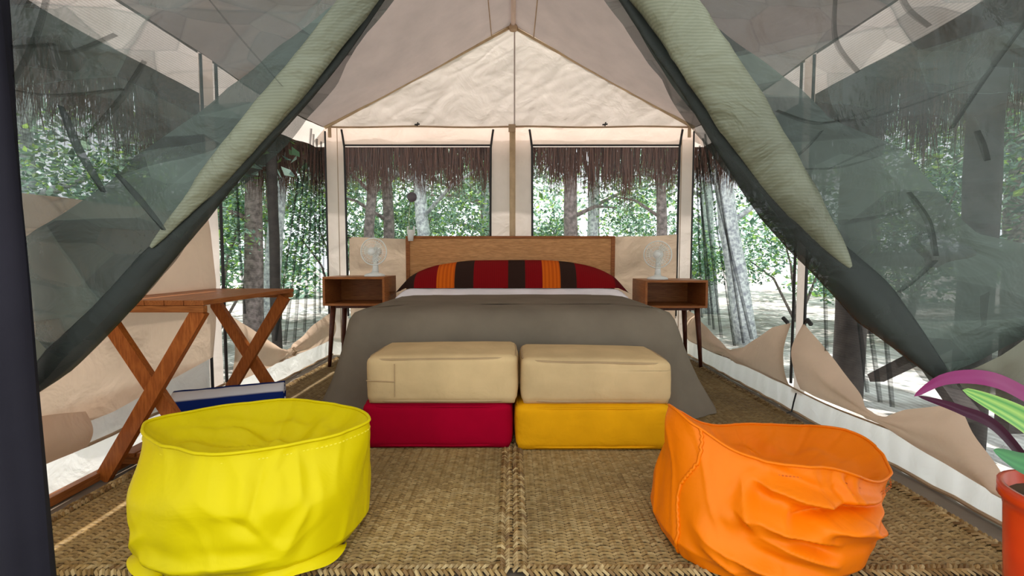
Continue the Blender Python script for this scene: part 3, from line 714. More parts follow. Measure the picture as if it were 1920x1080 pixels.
# ------------------------------------------------------------------ floor cushions
def cushion(label, x0, x1, y0, y1, z0, z1, mat, pmat, seed, puff=.012, sagc=0, pipe=True, zipper=False):
    t = thing('floor_cushion', label, 'cushion', ((x0+x1)/2, (y0+y1)/2, z0), None)
    bm = bmesh.new(); bmesh.ops.create_cube(bm, size=2)
    bmesh.ops.subdivide_edges(bm, edges=bm.edges[:], cuts=22, use_grid_fill=True)
    hx, hy, hz = (x1-x0)/2, (y1-y0)/2, (z1-z0)/2; cx, cy, cz = (x0+x1)/2, (y0+y1)/2, (z0+z1)/2; R = .028
    for v in bm.verts:
        c = v.co.copy(); p = Vector((c.x*hx, c.y*hy, c.z*hz))
        q = Vector((max(-hx+R, min(hx-R, p.x)), max(-hy+R, min(hy-R, p.y)), max(-hz+R, min(hz-R, p.z))))
        d = p-q; p = q+d.normalized()*min(R, d.length) if d.length > 1e-6 else p
        bx, by, bz = 1-c.x**2, 1-c.y**2, 1-c.z**2
        p.z += math.copysign(puff*.8*bx*by, c.z) if abs(c.z) > .98 and c.z > 0 else 0
        if abs(c.y) > .98: p.y += math.copysign(puff*bx*bz, c.y)
        if abs(c.x) > .98: p.x += math.copysign(puff*by*bz, c.x)
        p.z -= sagc*(c.x*.5+.5)*(c.z > .5)
        w = .0035*nz(p.x*9, p.y*9+seed, p.z*9)+.003*max(0, ridge(p.x*9+p.z*6, p.z*12, seed)-.6)*(1 if p.z < 0 else .4)
        p += Vector((c.x, c.y, c.z*.2)).normalized()*w
        if c.z < -.98: p.z = -hz
        v.co = Vector((cx, cy, cz))+p
    bm.verts.index_update()
    part('cover', ([tuple(v.co) for v in bm.verts], [tuple(v.index for v in f.verts) for f in bm.faces]), mat, t, smooth=True); bm.free()
    if pipe:
        for zz in ((z1-.012, z0+.010)):
            pts = []
            for k in range(96):
                a = 2*PI*k/96; ex = 7
                x = cx+(hx-.003)*math.copysign(abs(math.cos(a))**(2/ex), math.cos(a)); y = cy+(hy-.003)*math.copysign(abs(math.sin(a))**(2/ex), math.sin(a))
                pts.append((x, y, zz-(sagc*((x-cx)/hx*.5+.5) if zz > cz else 0)+.002*nz(x*9, y*9, seed)))
            part('piping', tube(pts, .0048, 6, closed=True), pmat, t, smooth=True)
    if zipper:
        part('zip_seam', tube([(x0+.004, y0-.004, z0+.095), (x0+.12, y0-.011, z0+.092)], .0025, 5), pmat, t)
        part('zip_seam', tube([(x0+.12, y0-.011, z0+.165), (x0+.12, y0-.0105, z0+.03)], .002, 5), pmat, t)
    return t
cushion('crimson floor cushion under a khaki one', -.612, -.002, 1.915, 2.27, .014, .196, M['red'], M['red'], 1, pipe=True)
cushion('mustard yellow floor cushion under a khaki one', .018, .645, 1.895, 2.26, .014, .194, M['mustard'], M['mustard'], 2)
cushion('khaki canvas floor cushion on top of the crimson one', -.592, .020, 1.915, 2.28, .198, .388, M['khaki'], M['khaki_pipe'], 3, zipper=True, sagc=-.006)
cushion('khaki canvas floor cushion on top of the mustard one', .040, .648, 1.915, 2.28, .196, .382, M['khaki'], M['khaki_pipe'], 4, sagc=.012)

# ------------------------------------------------------------------ bean bags
def wrapd(a, c): return (a-c+PI) % (2*PI)-PI
def seg_d(px_, pz, a, b):
    ax, az = a; bx, bz = b; t = max(0, min(1, ((px_-ax)*(bx-ax)+(pz-az)*(bz-az))/((bx-ax)**2+(bz-az)**2)))
    return math.hypot(px_-(ax+t*(bx-ax)), pz-(az+t*(bz-az))), t
def bag(cx, cy, rad, rimz, dip, creases, seed, sq=2.6, bulge=.02, lean=(0, 0), rim_in=.012, amp=1, cre=1.0):
    """half-empty bean bag: wall up to an uneven rim, slack top sunk inside. rad(a), rimz(a): outline by angle"""
    NA, NW, NI = 320, 80, 26; V, F = [], []
    for j in range(NW+1):
        v = j/NW
        for i in range(NA):
            a = 2*PI*i/NA; R = rad(a, v); H = rimz(a)
            z = H*v
            b = 1+bulge*math.sin(PI*min(1, v*1.05))*4-.20*max(0, .14-v)/.14*.6
            r = R*b
            x = cx+r*math.cos(a)+lean[0]*v; y = cy+r*math.sin(a)+lean[1]*v
            d = .006*nz(a*3, v*3, seed)+.010*max(0, ridge(math.cos(a)*2.2+v*1.1, math.sin(a)*2.2-v*1.4, seed)-.62)
            for (p, q, w, h) in creases:
                dd, t = seg_d(wrapd(a, 0), v, p, q); k = w*1.5*(1-.45*t)
                if dd < k*4: d += h*cre*(math.exp(-dd/k*1.2)-.5*math.exp(-((dd-1.6*k)/k)**2))*math.sin(PI*min(1, .12+t*.88))
            x += math.cos(a)*d*amp; y += math.sin(a)*d*amp
            V.append((x, y, max(.013, .013+z)))
    for j in range(NW):
        for i in range(NA): F.append((j*NA+i, j*NA+(i+1) % NA, (j+1)*NA+(i+1) % NA, (j+1)*NA+i))
    base = NW*NA
    rimpts = [V[base+i] for i in range(NA)]
    mx = sum(q[0] for q in rimpts)/NA; my = sum(q[1] for q in rimpts)/NA
    VI, FI = [], []
    for j in range(NI+1):
        t = j/NI
        for i in range(NA):
            q = rimpts[i]; a = 2*PI*i/NA; s = 1-t
            s2 = (1-rim_in*min(1, t*8))*s if j else 1
            zz = lerp(q[2], dip, min(1, (1-s**2.6)*1.08)) if t < .999 else dip
            wr = (.016*max(0, ridge(a*1.3+t*2, t*3+seed, 2))+.012*nz(math.cos(a)*4*s, math.sin(a)*4*s, seed+2))*math.sin(PI*t)
            VI.append((mx+(q[0]-mx)*s2, my+(q[1]-my)*s2, zz+wr+(.004 if 0 < t < .06 else 0)))
    for j in range(NI):
        for i in range(NA): FI.append((j*NA+i, j*NA+(i+1) % NA, (j+1)*NA+(i+1) % NA, (j+1)*NA+i))
    return (V, F), (VI, FI), rimpts
def bumpa(a, c, w): return math.exp(-(wrapd(a, c)/w)**2)

# yellow
YC = (-.705, 1.315)
def sup(a, rx, ry, ex):
    c, q = abs(math.cos(a)), abs(math.sin(a)); return 1/((c/rx)**ex+(q/ry)**ex)**(1/ex)
def yr(a, v=0):
    t = max(0, min(1, (v-.55)/.45)); t = t*t*(3-2*t)
    return lerp(sup(a, .282, .240, 2.5), sup(a, .306, .205, 1.6), t)
def yz(a): return .312-.006*bumpa(a, -PI/2, .7)+.006*bumpa(a, 0.1, .3)+.004*bumpa(a, PI, .3)+.004*bumpa(a, PI*.55, .8)
ycr = [((-1.05, .90), (-1.22, .45), .07, -.022), ((-.72, .95), (-.80, .55), .05, .014), ((-1.9, .16), (-.95, .20), .05, .018), ((-.95, .20), (-.70, .6), .05, .016),
       ((-2.3, .18), (-1.5, .10), .05, .014), ((-1.35, .55), (-1.1, .38), .05, -.012), ((-2.55, .16), (-2.2, .40), .05, .012), ((-1.75, .75), (-1.3, .48), .12, .012)]
yb = thing('bean_bag', 'bright yellow bean bag, half empty, on the straw mat', 'bean bag', YC+(.01,))
w_, i_, rim = bag(YC[0], YC[1], yr, yz, .238, ycr, 3, bulge=.006, cre=.6)
part('body', w_, M['yellow'], yb, smooth=True); part('slack_top', i_, M['yellow'], yb, smooth=True)
part('rim_seam', tube([(q[0], q[1], q[2]+.002) for q in rim], .0045, 6, closed=True), M['yellow'], yb, smooth=True)
def stitch(rim, dz, out, cx, cy):
    V, F = [], []
    n = len(rim)
    for i in range(0, n, 2):
        a, b = rim[i], rim[(i+1) % n]
        f = lambda q: (cx+(q[0]-cx)*(1+out), cy+(q[1]-cy)*(1+out), q[2]-dz)
        v, fc = tube([f(a), f(b)], .0014, 4); m = len(V); V += v; F += [tuple(k+m for k in z) for z in fc]
    return V, F
part('stitching', stitch(rim, .020, .004, *YC), M['yellow_thread'], yb, kind='stuff')
def skirt(a0, a1, n=24):
    def f(u, v):
        a = lerp(a0, a1, u); R = yr(a)*(.93+.13*math.sin(PI*u)**.6*v)
        return YC[0]+R*math.cos(a), YC[1]+R*math.sin(a), .016+.045*(1-v)*math.sin(PI*u)+.006*math.sin(u*9+v*4)*v*math.sin(PI*u)+.010*v
    return grid(f, n, 8)
part('base_fold', skirt(-1.25, -.25), M['yellow'], yb, smooth=True)
part('base_fold', skirt(-2.9, -2.1), M['yellow'], yb, smooth=True)

# orange
OC = (.648, 1.305)
def orr(a, v=0):
    t = max(0, min(1, (v-.5)/.5)); t = t*t*(3-2*t)
    return lerp(sup(a, .248, .240, 2.6), sup(a, .285, .200, 1.8)*(1+.05*bumpa(a, -.35, .4)), t)
def oz(a):
    return .240+.112*bumpa(a, PI, .66)-.040*bumpa(a, -.55, .50)+.022*bumpa(a, .30, .40)-.010*bumpa(a, 1.9, .5)+.030*bumpa(a, -1.7, .8)
ocr = [((-2.2, .86), (-1.25, .70), .045, .022), ((-2.25, .62), (-1.2, .40), .055, .022), ((-1.75, .62), (-.5, .76), .045, -.032), ((-2.3, .84), (-2.05, .45), .05, .018),
       ((-2.0, .45), (-1.2, .22), .05, .020), ((-2.5, .35), (-1.6, .10), .06, .018), ((-.55, .55), (-.25, .40), .06, -.016), ((-1.5, .58), (-.5, .50), .07, .016),
       ((-2.4, .25), (-1.9, .02), .05, .014), ((-.4, .75), (.1, .60), .05, .014), ((-1.25, .92), (-1.15, .74), .04, .018)]
ob = thing('bean_bag', 'orange vinyl bean bag, slumped open, on the straw mat', 'bean bag', OC+(.01,))
w_, i_, rim = bag(OC[0], OC[1], orr, oz, .165, ocr, 9, bulge=.010, lean=(.085, .02), rim_in=.03, amp=1.1, cre=1.25)
part('body', w_, M['orange'], ob, smooth=True); part('slack_top', i_, M['orange'], ob, smooth=True)
part('rim_seam', tube([(q[0], q[1], q[2]+.001) for q in rim], .004, 6, closed=True), M['orange'], ob, smooth=True)
for dz in (.026, .034): part('stitching', stitch(rim, dz, .004, OC[0]+.08, OC[1]), M['orange_thread'], ob, kind='stuff')
sidepts = []
for j in range(0, 81):
    i = int(round((2*PI-2.75)/(2*PI)*320)) % 320; q = w_[0][j*320+(i+int(round(3*math.sin(j*.12)))) % 320]
    sidepts.append((OC[0]+(q[0]-OC[0])*1.006, OC[1]+(q[1]-OC[1])*1.006, q[2]))
part('side_seam', tube(sidepts, .0045, 6), M['orange'], ob, smooth=True)

# ------------------------------------------------------------------ luggage rack and towel
rk = thing('luggage_rack', 'folding wooden luggage rack with crossed legs', 'rack', (-1.27, 1.97, 0))
Y1, Y2, RX0, RX1, RZT = 1.68, 2.30, -1.455, -1.085, .626
for y in (Y1, Y2):
    part('leg', bar((RX1+.005, y-.012, RZT-.028), (RX0-.005, y-.012, .006), .024, .048, (0, 1, 0)) if 0 else xform(bar((0, 0, 0), tuple(Vector((RX0, 0, 0))-Vector((RX1, 0, RZT-.025))), .026, .050), (RX1, y-.013, RZT-.022)), M['rack'], rk)
    part('leg', xform(bar((0, 0, 0), tuple(Vector((RX1, 0, 0))-Vector((RX0, 0, RZT-.025))), .026, .050), (RX0, y+.014, RZT-.022)), M['rack'], rk)
for k in range(6):
    x = RX0-.02+k*(RX1-RX0+.04)/6; part('top_slat', box(x+.001, x+(RX1-RX0+.04)/6-.001, Y1-.03, Y2+.04, RZT-.004, RZT+.014, .002), M['wood_y'], rk)
for y in (Y1-.02, Y2+.02): part('top_rail', box(RX0-.02, RX1+.02, y-.012, y+.012, RZT-.028, RZT-.005, .002), M['wood'], rk)
for k in range(5):
    x = RX0+.02+k*.066; part('shelf_slat', box(x, x+.058, Y1+.03, Y2-.03, .060, .076, .002), M['wood_y'], rk)
for y in (Y1+.06, Y2-.06): part('shelf_rail', box(RX0+.01, RX1-.01, y-.015, y+.015, .03, .06), M['wood'], rk)
part('floor_rail', box(RX0-.03, RX0+.0, 1.2, Y2, .0, .03, .002), M['wood_y'], rk)
# rolled towel
tw = thing('rolled_towel', 'rolled blue and white striped towel lying on the rack shelf', 'towel', (-1.26, 2.06, .08))
A, B = Vector((-1.43, 2.0, .160)), Vector((-1.035, 2.155, .165)); ax = (B-A).normalized(); sx = Vector((-ax.y, ax.x, 0)); zx = Vector((0, 0, 1))
V, F, T = [], [], []; NS, NL = 150, 24
for i in range(NS+1):
    th = i/NS*2*PI*2.6+.6; r = .024+.044*(i/NS)
    sbl = .5+.5*math.sin(i/NS*21.0)
    for j in range(NL+1):
        q = A.lerp(B, j/NL); rr = r*(1+.05*nz(th, j*.3)); ell = 1.12
        w = q+sx*math.cos(th)*rr*ell+zx*math.sin(th)*rr*.93; V.append(tuple(w))
        T.append((.008, .022, .13) if math.sin(th*4.0+2.2) > .1 else (.62, .62, .64))
for i in range(NS):
    for j in range(NL): F.append((i*(NL+1)+j, i*(NL+1)+j+1, (i+1)*(NL+1)+j+1, (i+1)*(NL+1)+j))
o = part('roll', (V, F), M['towel'], tw, smooth=True, tint=T)
sol = o.modifiers.new('thick', 'SOLIDIFY'); sol.thickness = .008

# ------------------------------------------------------------------ nightstands, fans, clip lamp
def nightstand(label, x0, x1, y0, y1, z0, z1):
    t = thing('nightstand', label, 'nightstand', ((x0+x1)/2, (y0+y1)/2, 0), 'nightstands'); k = .016
    part('top', box(x0, x1, y0, y1, z1-k, z1, .002), M['wood'], t)
    part('bottom', box(x0, x1, y0, y1, z0, z0+k, .002), M['wood'], t)
    for a in (x0, x1-k): part('side', box(a, a+k, y0, y1, z0+k, z1-k), M['wood_y'], t)
    part('back', box(x0+k, x1-k, y1-.012, y1, z0+k, z1-k), M['wood'], t)
    for sx_, xx in ((-1, x0+.055), (1, x1-.055)):
        for sy, yy in ((-1, y0+.05), (1, y1-.05)):
            part('leg', tube([(xx, yy, z0), (xx+sx_*.030, yy+sy*.02, 0)], [.021, .012], 12), M['dark_leg'], t, smooth=True)
    for yy in (y0+.05, y1-.05): part('cross_rail', box(x0+.05, x1-.05, yy-.008, yy+.008, z0-.02, z0), M['dark_leg'], t)
    return t
nightstand('open-fronted wooden nightstand below the lamp-side end of the headboard', -1.345, -.905, 3.40, 3.74, .452, .658)
nightstand('open-fronted wooden nightstand below the end of the headboard without the lamp', .935, 1.375, 3.36, 3.72, .440, .636)
def fan(label, x, y, z, yaw):
    t = thing('desk_fan', label, 'fan', (x, y, z), 'desk fans'); t.rotation_euler[2] = yaw
    OFFS[t] = (0, 0, 0)
    part('base', lathe([(0, 0), (.075, 0), (.076, .008), (.062, .018), (.030, .026), (.022, .034), (0, .034)], 28), M['plastic'], t, smooth=True)
    part('neck', tube([(0, .012, .03), (0, .018, .08), (0, .024, .14), (0, .022, .165)], [.024, .020, .018, .02], 14), M['plastic'], t, smooth=True)
    C = .182; R = .098
    part('motor', xform(lathe([(0, 0), (.03, 0), (.036, .02), (.034, .055), (.02, .07), (0, .07)], 20), (0, .005, C), rx=-PI/2), M['plastic'], t, smooth=True)
    part('hub', xform(lathe([(0, -.012), (.014, -.010), (.018, .0), (.018, .014), (0, .014)], 18), (0, -.022, C), rx=-PI/2), M['plastic'], t, smooth=True)
    for k in range(3):
        a0 = k*2*PI/3+.4
        part('blade', grid(lambda u, v: (math.cos(a0+v*1.2*(1-.25*u))*lerp(.014, .078, u), -.016+.020*(v-.5), C+math.sin(a0+v*1.2*(1-.25*u))*lerp(.014, .078, u)), 8, 8), M['fanblade'], t, smooth=True)
    g = part('guard', tube([(R*math.cos(2*PI*k/40), -.012, C+R*math.sin(2*PI*k/40)) for k in range(40)], .0045, 6, closed=True), M['plastic'], t, smooth=True)
    for rr, yy in ((.03, -.048), (.055, -.043), (.078, -.034)):
        part('guard_ring', tube([(rr*math.cos(2*PI*k/32), yy, C+rr*math.sin(2*PI*k/32)) for k in range(32)], .0014, 5, closed=True), M['plastic'], g)
    for k in range(30):
        a = 2*PI*k/30; P = [(.024, -.049), (.06, -.043), (.085, -.030), (.098, -.012), (.085, .012), (.05, .02)]
        part('guard_wire', tube([(r*math.cos(a), yy, C+r*math.sin(a)) for r, yy in P], .0010, 4), M['plastic'], g)
    part('badge', xform(lathe([(0, -.002), (.026, -.002), (.026, .002), (0, .002)], 24), (0, -.051, C), rx=-PI/2), M['plastic'], g, smooth=True)
    return t
N = NT('clear_blade'); p = N.n('ShaderNodeBsdfPrincipled'); p.inputs['Base Color'].default_value = (.8, .86, .82, 1); p.inputs['Roughness'].default_value = .2
tr = N.n('ShaderNodeBsdfTransparent'); m_ = N.n('ShaderNodeMixShader'); m_.inputs[0].default_value = .4
N.l(tr.outputs[0], m_.inputs[1]); N.l(p.outputs[0], m_.inputs[2]); M['fanblade'] = N.surf(m_.outputs[0])
fan('white desk fan on the nightstand at the clip lamp end of the bed', -1.015, 3.55, .658, -.12)
fan('white desk fan on the nightstand far from the clip lamp', 1.07, 3.53, .636, -.42)
cl = thing('clip_lamp', 'small white clip lamp with a grey disc on top of the headboard', 'lamp', (-.785, 3.77, .935))
part('cup', lathe([(0, 0), (.020, 0), (.026, .07), (.028, .085), (.024, .085), (.019, .01), (0, .01)], 20, (-.785, 3.735, .925)), M['plastic'], cl, smooth=True)
part('clip', join(box(-.800, -.770, 3.735, 3.815, .968, .980, .002), box(-.815, -.805, 3.74, 3.76, .98, 1.04, .002), box(-.765, -.755, 3.74, 3.76, .98, 1.04, .002)), M['plastic'], cl)
part('stem', tube(smooth_path([(-.785, 3.735, .95), (-.795, 3.735, 1.04), (-.797, 3.735, 1.12), (-.782, 3.735, 1.21)], 16), .0035, 6), M['stem'], cl, smooth=True)
part('disc', xform(lathe([(0, -.006), (.034, -.006), (.038, 0), (.034, .006), (0, .006)], 26), (-.772, 3.735, 1.262), rx=-PI/2+.15, rz=.2), M['grey_disc'], cl, smooth=True)

# ------------------------------------------------------------------ potted plant by the opening
PX, PY = 1.035, .86
pt = thing('potted_plant', 'green and purple strap-leaved plant in a glossy red pot', 'plant', (PX+.03, PY, 0))
part('pot', lathe([(0, 0), (.095, 0), (.100, .02), (.112, .30), (.116, .318), (.122, .322), (.122, .345), (.112, .345), (.106, .31), (0, .31)], 36, (PX+.03, PY, -.003)), M['pot'], pt, smooth=True)
part('soil', lathe([(0, .325), (.106, .32)], 24, (PX+.03, PY, 0)), M['straw_base'], pt)
def blade(name, pts, w, ca, cb, edge=None, fold=.25):
    P = smooth_path(pts, 26); V, F, T = [], [], []
    for i, q in enumerate(P):
        t = i/26; ww = w*(math.sin(PI*min(1, t*.82+.16))**.8)*(1 if t < .999 else .02)
        tg_ = (P[min(i+1, 26)]-P[max(i-1, 0)]).normalized(); s = tg_.cross(Vector((0, -1, .5))).normalized()
        nrm = s.cross(tg_)
        for j in range(-3, 4):
            V.append(tuple(q+s*ww*j/3+nrm*fold*ww*(abs(j)/3)))
            T.append(cb if abs(j) == 1 and edge else (edge if edge and abs(j) == 3 else ca))
    for i in range(26):
        for j in range(6): F.append((i*7+j, i*7+j+1, (i+1)*7+j+1, (i+1)*7+j))
    part(name, (V, F), M['leaf_green'], pt, smooth=True, tint=T)
G1, G2, PU, DP = (.06, .27, .05), (.32, .52, .11), (.22, .02, .11), (.07, .01, .035)
blade('leaf', [(PX, PY, .31), (PX-.06, PY-.01, .44), (PX-.13, PY-.02, .495), (PX-.245, PY-.03, .552)], .030, G1, G2, G2)
blade('leaf', [(PX, PY, .31), (PX-.08, PY-.03, .40), (PX-.15, PY-.04, .425), (PX-.205, PY-.05, .452)], .022, (.03, .17, .05), (.05, .24, .07), (.03, .15, .05))
blade('leaf', [(PX+.03, PY, .31), (PX+.0, PY+.02, .47), (PX-.08, PY+.03, .53), (PX-.16, PY+.02, .560), (PX-.225, PY+.03, .555), (PX-.27, PY+.04, .52)], .016, PU, PU)
blade('leaf', [(PX, PY+.02, .31), (PX-.10, PY+.04, .45), (PX-.17, PY+.05, .49), (PX-.245, PY+.06, .515)], .012, DP, DP)
blade('leaf', [(PX+.02, PY, .31), (PX+.06, PY+.04, .50), (PX+.10, PY+.05, .60)], .028, G1, G2, G2)
blade('leaf', [(PX, PY, .31), (PX+.10, PY-.04, .46), (PX+.2, PY-.06, .48)], .026, PU, PU)

# ------------------------------------------------------------------ thatched eaves, roof centre left open to light the tent, posts and rail
EX, EYB, EYF, EZ = 2.7, 5.25, .2, 2.02
rf_ = thing('thatched_roof', 'brown palm-thatch roof fringe hanging outside the tent windows', 'roof', (0, 2.6, EZ))
W_ = .50; H_ = .38
def skirt_of(a, b, c, d): return ([a, b, c, d], [(0, 1, 2, 3)])
part('thatch_slope', skirt_of((-EX, EYF, EZ), (-EX+W_, EYF, EZ+H_), (-EX+W_, EYB-W_, EZ+H_), (-EX, EYB, EZ)), M['thatch_roof'], rf_)
part('thatch_slope', skirt_of((EX, EYF, EZ), (EX, EYB, EZ), (EX-W_, EYB-W_, EZ+H_), (EX-W_, EYF, EZ+H_)), M['thatch_roof'], rf_)
part('thatch_slope', skirt_of((EX, EYB, EZ), (-EX, EYB, EZ), (-EX+W_, EYB-W_, EZ+H_), (EX-W_, EYB-W_, EZ+H_)), M['thatch_roof'], rf_)
for q in rf_.children:
    m_ = q.modifiers.new('thick', 'SOLIDIFY'); m_.thickness = .12; m_.offset = 0
def fringe(a, b, n, seed, lo=.10, hi=.86):
    rnd = random.Random(seed); V, F, T = [], [], []; a, b = Vector(a), Vector(b); d = (b-a).normalized(); s = Vector((d.y, -d.x, 0)); L = (b-a).length
    for k in range(n):
        u = rnd.random()*L; cl_ = .45+.8*mn.noise(Vector((u*3.2, seed, 0)))+.7*mn.noise(Vector((u*8, seed, 4)))
        ln = lerp(lo, hi, max(0, min(1, rnd.betavariate(2, 2.2)*.55+cl_*.5))); w = rnd.uniform(.0016, .0045); off = rnd.uniform(-.10, .10)
        p0 = a+d*u+s*off+Vector((0, 0, .08)); lean = rnd.gauss(0, .045)
        g = rnd.uniform(.5, 1.5); c = (.115*g, .058*g, .042*g)
        m = len(V); p1 = p0+d*lean*.5+Vector((0, 0, -(ln+.08)*.55)); p2 = p0+d*lean*1.3+s*rnd.uniform(-.02, .02)+Vector((0, 0, -(ln+.08)))
        V += [tuple(p0-d*w), tuple(p0+d*w), tuple(p1+d*w*.9), tuple(p1-d*w*.9), tuple(p2)]; T += [c]*5
        F += [(m, m+1, m+2, m+3), (m+3, m+2, m+4)]
    return (V, F), T
for a, b, n, sd in (((-EX, EYB, EZ), (EX, EYB, EZ), 4300, 1), ((-EX, EYF, EZ), (-EX, EYB, EZ), 4500, 2), ((EX, EYF, EZ), (EX, EYB, EZ), 4500, 3)):
    vf, T = fringe(a, b, n, sd); part('thatch_fringe', vf, M['thatch'], rf_, kind='stuff', tint=T)
def post(x, y, r, label):
    P = [(x+.012*nz(z*2, x), y+.012*nz(z*2, y, 3), z) for z in [-.3+2.6*k/12 for k in range(13)]]
    return tag(mk('roof_post', *tube(P, [r*(1+.08*nz(k*.7, x)) for k in range(13)], 14), M['post'], smooth=True), label, 'post')
post(2.42, 3.42, .095, 'thick dark roof post outside the netting window beside the cross rail')
post(2.42, 2.50, .075, 'dark roof post seen through the door flap above the plant')
post(-2.42, 4.9, .05, 'dark roof post outside the netting window behind the luggage rack')
post(-2.42, 1.5, .08, 'dark roof post outside the canvas wall by the wrapped upright')
cr = thing('cross_rail', 'dark timber cross-braced rail outside beyond the lowered window cover', 'railing', (2.3, 2.9, -.02))
part('brace', bar((2.30, 3.15, .72), (2.30, 2.36, -.02), .05, .10, (1, 0, 0)), M['post'], cr)
part('brace', bar((2.34, 2.30, .50), (2.34, 3.05, .02), .05, .09, (1, 0, 0)), M['post'], cr)
part('top_rail', bar((2.32, 2.2, .78), (2.32, 3.3, .78), .06, .08), M['post'], cr)
part('upright', bar((2.32, 2.2, -.02), (2.32, 2.2, .8), .07, .07, (1, 0, 0)), M['post'], cr)

# ------------------------------------------------------------------ the forest
GREENS = [(.08, .16, .09), (.12, .22, .11), (.20, .34, .09), (.10, .19, .16), (.36, .50, .13), (.14, .25, .22), (.24, .34, .32), (.40, .52, .46), (.30, .42, .40)]  # paler blue-greens put forest haze into the leaf colours
def leaves(clusters, n, size, seed, bright=1.0):
    rnd = random.Random(seed); V, F, T = [], [], []
    for k in range(n):
        c, R = clusters[rnd.randrange(len(clusters))]
        while True:
            d = Vector((rnd.uniform(-1, 1), rnd.uniform(-1, 1), rnd.uniform(-1, 1)))
            if d.length <= 1: break
        q = Vector(c)+Vector((d.x*R, d.y*R, d.z*R*.8)); s = size*rnd.uniform(.55, 1.35)
        a = rnd.uniform(0, 2*PI); til = rnd.gauss(0, .5)
        t = Vector((math.cos(a)*math.cos(til), math.sin(a)*math.cos(til), math.sin(til)-.25)).normalized(); u = t.cross(Vector((rnd.gauss(0, .4), rnd.gauss(0, .4), 1))).normalized()
        g = rnd.choice(GREENS); b = bright*rnd.uniform(.6, 1.5); m = len(V)
        nn = t.cross(u)*s*.12
        V += [tuple(q), tuple(q+t*s*.5+u*s*.26+nn), tuple(q+t*s), tuple(q+t*s*.5-u*s*.26+nn)]
        T += [(g[0]*b, g[1]*b, g[2]*b)]*4; F.append((m, m+1, m+2, m+3))
    return (V, F), T
def tree(label, x, y, h, r, bark, lean=(0, 0), nleaf=1800, size=.13, seed=0, low=1.2, spread=1.5, bright=1, name='forest_tree', cat='tree', fork=0):
    rnd = random.Random(seed); t = thing(name, label, cat, (x, y, -.3), 'trees round the tent')
    P = [(x+lean[0]*k/10+.05*nz(k*.5, seed), y+lean[1]*k/10+.05*nz(k*.5, seed+9), -.35+(h+.35)*k/10) for k in range(11)]
    part('trunk', tube(P, [r*(1.25-.75*k/10) for k in range(11)], 12), M[bark], t, smooth=True)
    cl_ = []
    for k in range(7):
        i = rnd.randint(3, 9); b = Vector(P[i]); a = rnd.uniform(0, 2*PI); L = rnd.uniform(.6, 1.2)*spread
        e = b+Vector((math.cos(a)*L, math.sin(a)*L, rnd.uniform(.1, .8)*L))
        part('branch', tube([b, b.lerp(e, .5)+Vector((0, 0, .1)), e], [r*.38, r*.28, r*.12], 6), M[bark], t, smooth=True)
        cl_.append((e, rnd.uniform(.5, .85)*spread*.7))
    for k in range(5):
        a = rnd.uniform(0, 2*PI); q = rnd.uniform(.2, 1)*spread
        cl_.append(((x+lean[0]*.7+math.cos(a)*q, y+lean[1]*.7+math.sin(a)*q, rnd.uniform(low, h)), rnd.uniform(.45, .9)*spread*.7))
    vf, T = leaves(cl_, nleaf, size, seed+50, bright); part('foliage', vf, M['leaf'], t, kind='stuff', tint=T)
    return t
def shrub(label, x, y, h, w, n, size, seed, bright=1):
    rnd = random.Random(seed); t = thing('forest_shrub', label, 'shrub', (x, y, -.3), 'shrubs round the tent'); cl_ = []
    for k in range(6):
        a = rnd.uniform(0, 2*PI); L = rnd.uniform(.15, .9)*w; e = Vector((x+math.cos(a)*L, y+math.sin(a)*L, rnd.uniform(.3, 1)*h))
        part('stem', tube([(x, y, -.35), ((x+e.x)/2, (y+e.y)/2, e.z*.6), tuple(e)], [.025, .018, .008], 6), M['bark_dark'], t, smooth=True)
        cl_.append((e, w*rnd.uniform(.4, .65)))
    vf, T = leaves(cl_, n, size, seed+50, bright); part('foliage', vf, M['leaf'], t, kind='stuff', tint=T)
# trunks that stand out in the back windows and netting
tree('pale-barked tree leaning just past the clip lamp', -1.20, 7.4, 5.5, .095, 'bark_pale', (-.55, .1), 4200, .072, 1, 2.2)
tree('brown trunk just beside the pale leaning tree', -2.00, 7.9, 5.5, .085, 'bark_dark', (-.15, .2), 4200, .072, 2, 2.2)
tree('dark forked trunk behind the fan on the lamp side', -2.28, 7.4, 5.0, .075, 'bark_dark', (.3, .2), 4200, .072, 3, 2.0)
tree('slim pale tree crossing the back window far from the lamp trunk', -.62, 8.2, 5.0, .05, 'bark_pale', (.5, .2), 4200, .072, 4, 1.8)
tree('brown trunk at the inner half of the second back window', .92, 7.2, 5.5, .10, 'bark_dark', (-.12, .1), 4200, .072, 5, 2.2)
tree('grey trunk standing close to the brown trunk in the second back window', 1.35, 8.2, 5.5, .09, 'bark_pale', (.1, .1), 4200, .072, 6, 2.2)
tree('reddish-brown trunk at the outer edge of the second back window', 2.32, 7.3, 5.5, .075, 'bark_dark', (-.15, .2), 4200, .072, 7, 2.2)
tree('pale blue-grey trunk leaning outside the netting by the fan', 3.15, 6.4, 5.0, .12, 'bark_pale', (-.75, .3), 4200, .072, 8, 2.2)
tree('pale trunk seen through the gathered netting behind the rack', -3.4, 6.6, 5.0, .10, 'bark_pale', (.45, .3), 4200, .072, 9, 2.0)
tree('dark trunk at the upper corner of the rack-side netting window', -3.2, 5.9, 5.0, .10, 'bark_dark', (.1, .1), 4200, .072, 10, 1.8)
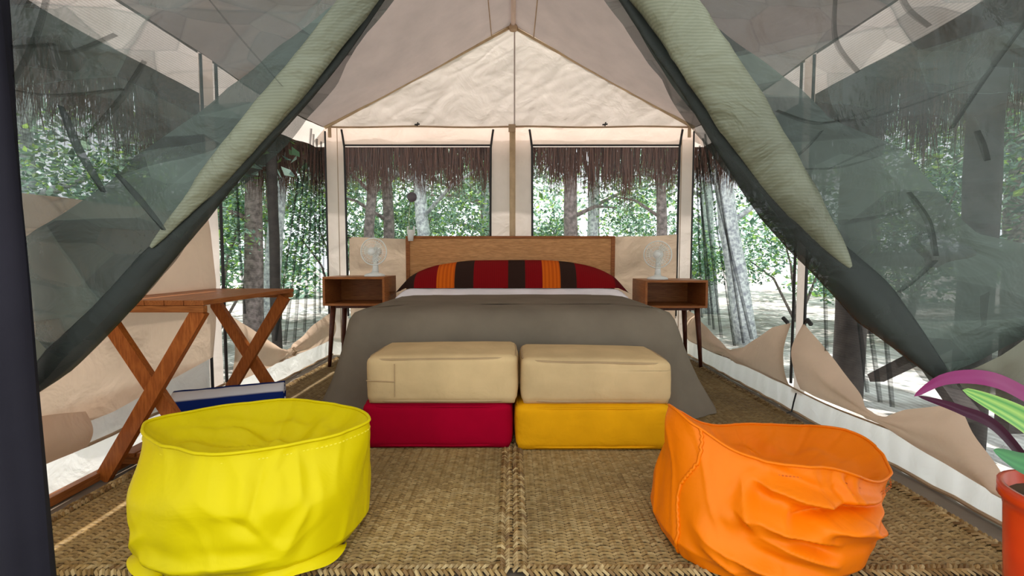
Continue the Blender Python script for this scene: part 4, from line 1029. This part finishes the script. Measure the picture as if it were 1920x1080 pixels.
places = [(-5.2, 5.2, 'leafy tree outside the netting window above the rack'), (-6.3, 3.6, 'broad tree outside the canvas wall by the upright'), (-4.4, 8.8, 'tall tree far behind the rack-side netting'), (-2.9, 10.5, 'distant tree behind the fan on the lamp side'),
    (-.6, 10.8, 'distant tree behind the middle of the headboard'), (1.9, 10.9, 'distant tree behind the end of the headboard without a lamp'), (4.0, 9.6, 'distant tree behind the fan away from the lamp'), (5.2, 7.0, 'leafy tree outside the bright netting window'),
    (6.2, 4.8, 'broad tree outside the netting above the cross rail'), (7.0, 3.0, 'tree outside the door flap above the potted plant'), (-7.6, 6.2, 'tree far outside beyond the rack'), (7.8, 7.4, 'tree far outside beyond the roof post')]
for i, (x, y, lb) in enumerate(places):
    tree(lb, x, y, 5.5, .12, 'bark_dark' if i % 3 else 'bark_pale', (random.uniform(-.4, .4), 0), 5000, .12, 30+i, .6, 2.1, 1.1)
sp = [(-1.9, 9.4, 'shrub with bright leaves below the pale leaning tree'), (-.35, 7.6, 'yellow-green shrub above the headboard beside the middle upright'), (.45, 8.6, 'shrub just past the middle upright'), (1.75, 9.2, 'shrub between the two trunks of the second back window'),
    (2.9, 8.6, 'shrub behind the fan without a lamp'), (-3.0, 8.4, 'shrub behind the lamp-side fan'), (-4.0, 5.0, 'shrub outside the netting over the rack'), (-4.6, 3.8, 'shrub outside the covered canvas window'),
    (-4.3, 6.9, 'shrub deep behind the gathered netting'), (4.6, 5.6, 'shrub outside the bright netting'), (5.4, 3.7, 'shrub beyond the cross rail'), (4.9, 8.2, 'shrub far beyond the leaning pale trunk')]
for i, (x, y, lb) in enumerate(sp): shrub(lb, x, y, 1.7, .95, 4500, .07, 80+i, 1.35)
# distant wall of forest
rnd = random.Random(5); cl_ = []
for k in range(210):
    a = rnd.uniform(-1.25, 1.25) if k < 150 else PI+rnd.uniform(-1.6, 1.6); R = rnd.uniform(13, 17); cl_.append(((math.sin(a)*R, math.cos(a)*R+1, rnd.uniform(-.2, 5.5)), rnd.uniform(.7, 1.4)))
vf, T = leaves(cl_, 44000, .22, 99, 1.2)
o = mk('forest_backdrop', vf[0], vf[1], M['leaf'], kind='stuff', tint=T); o['label'] = 'mass of distant green forest leaves all round the clearing'; o['category'] = 'foliage'
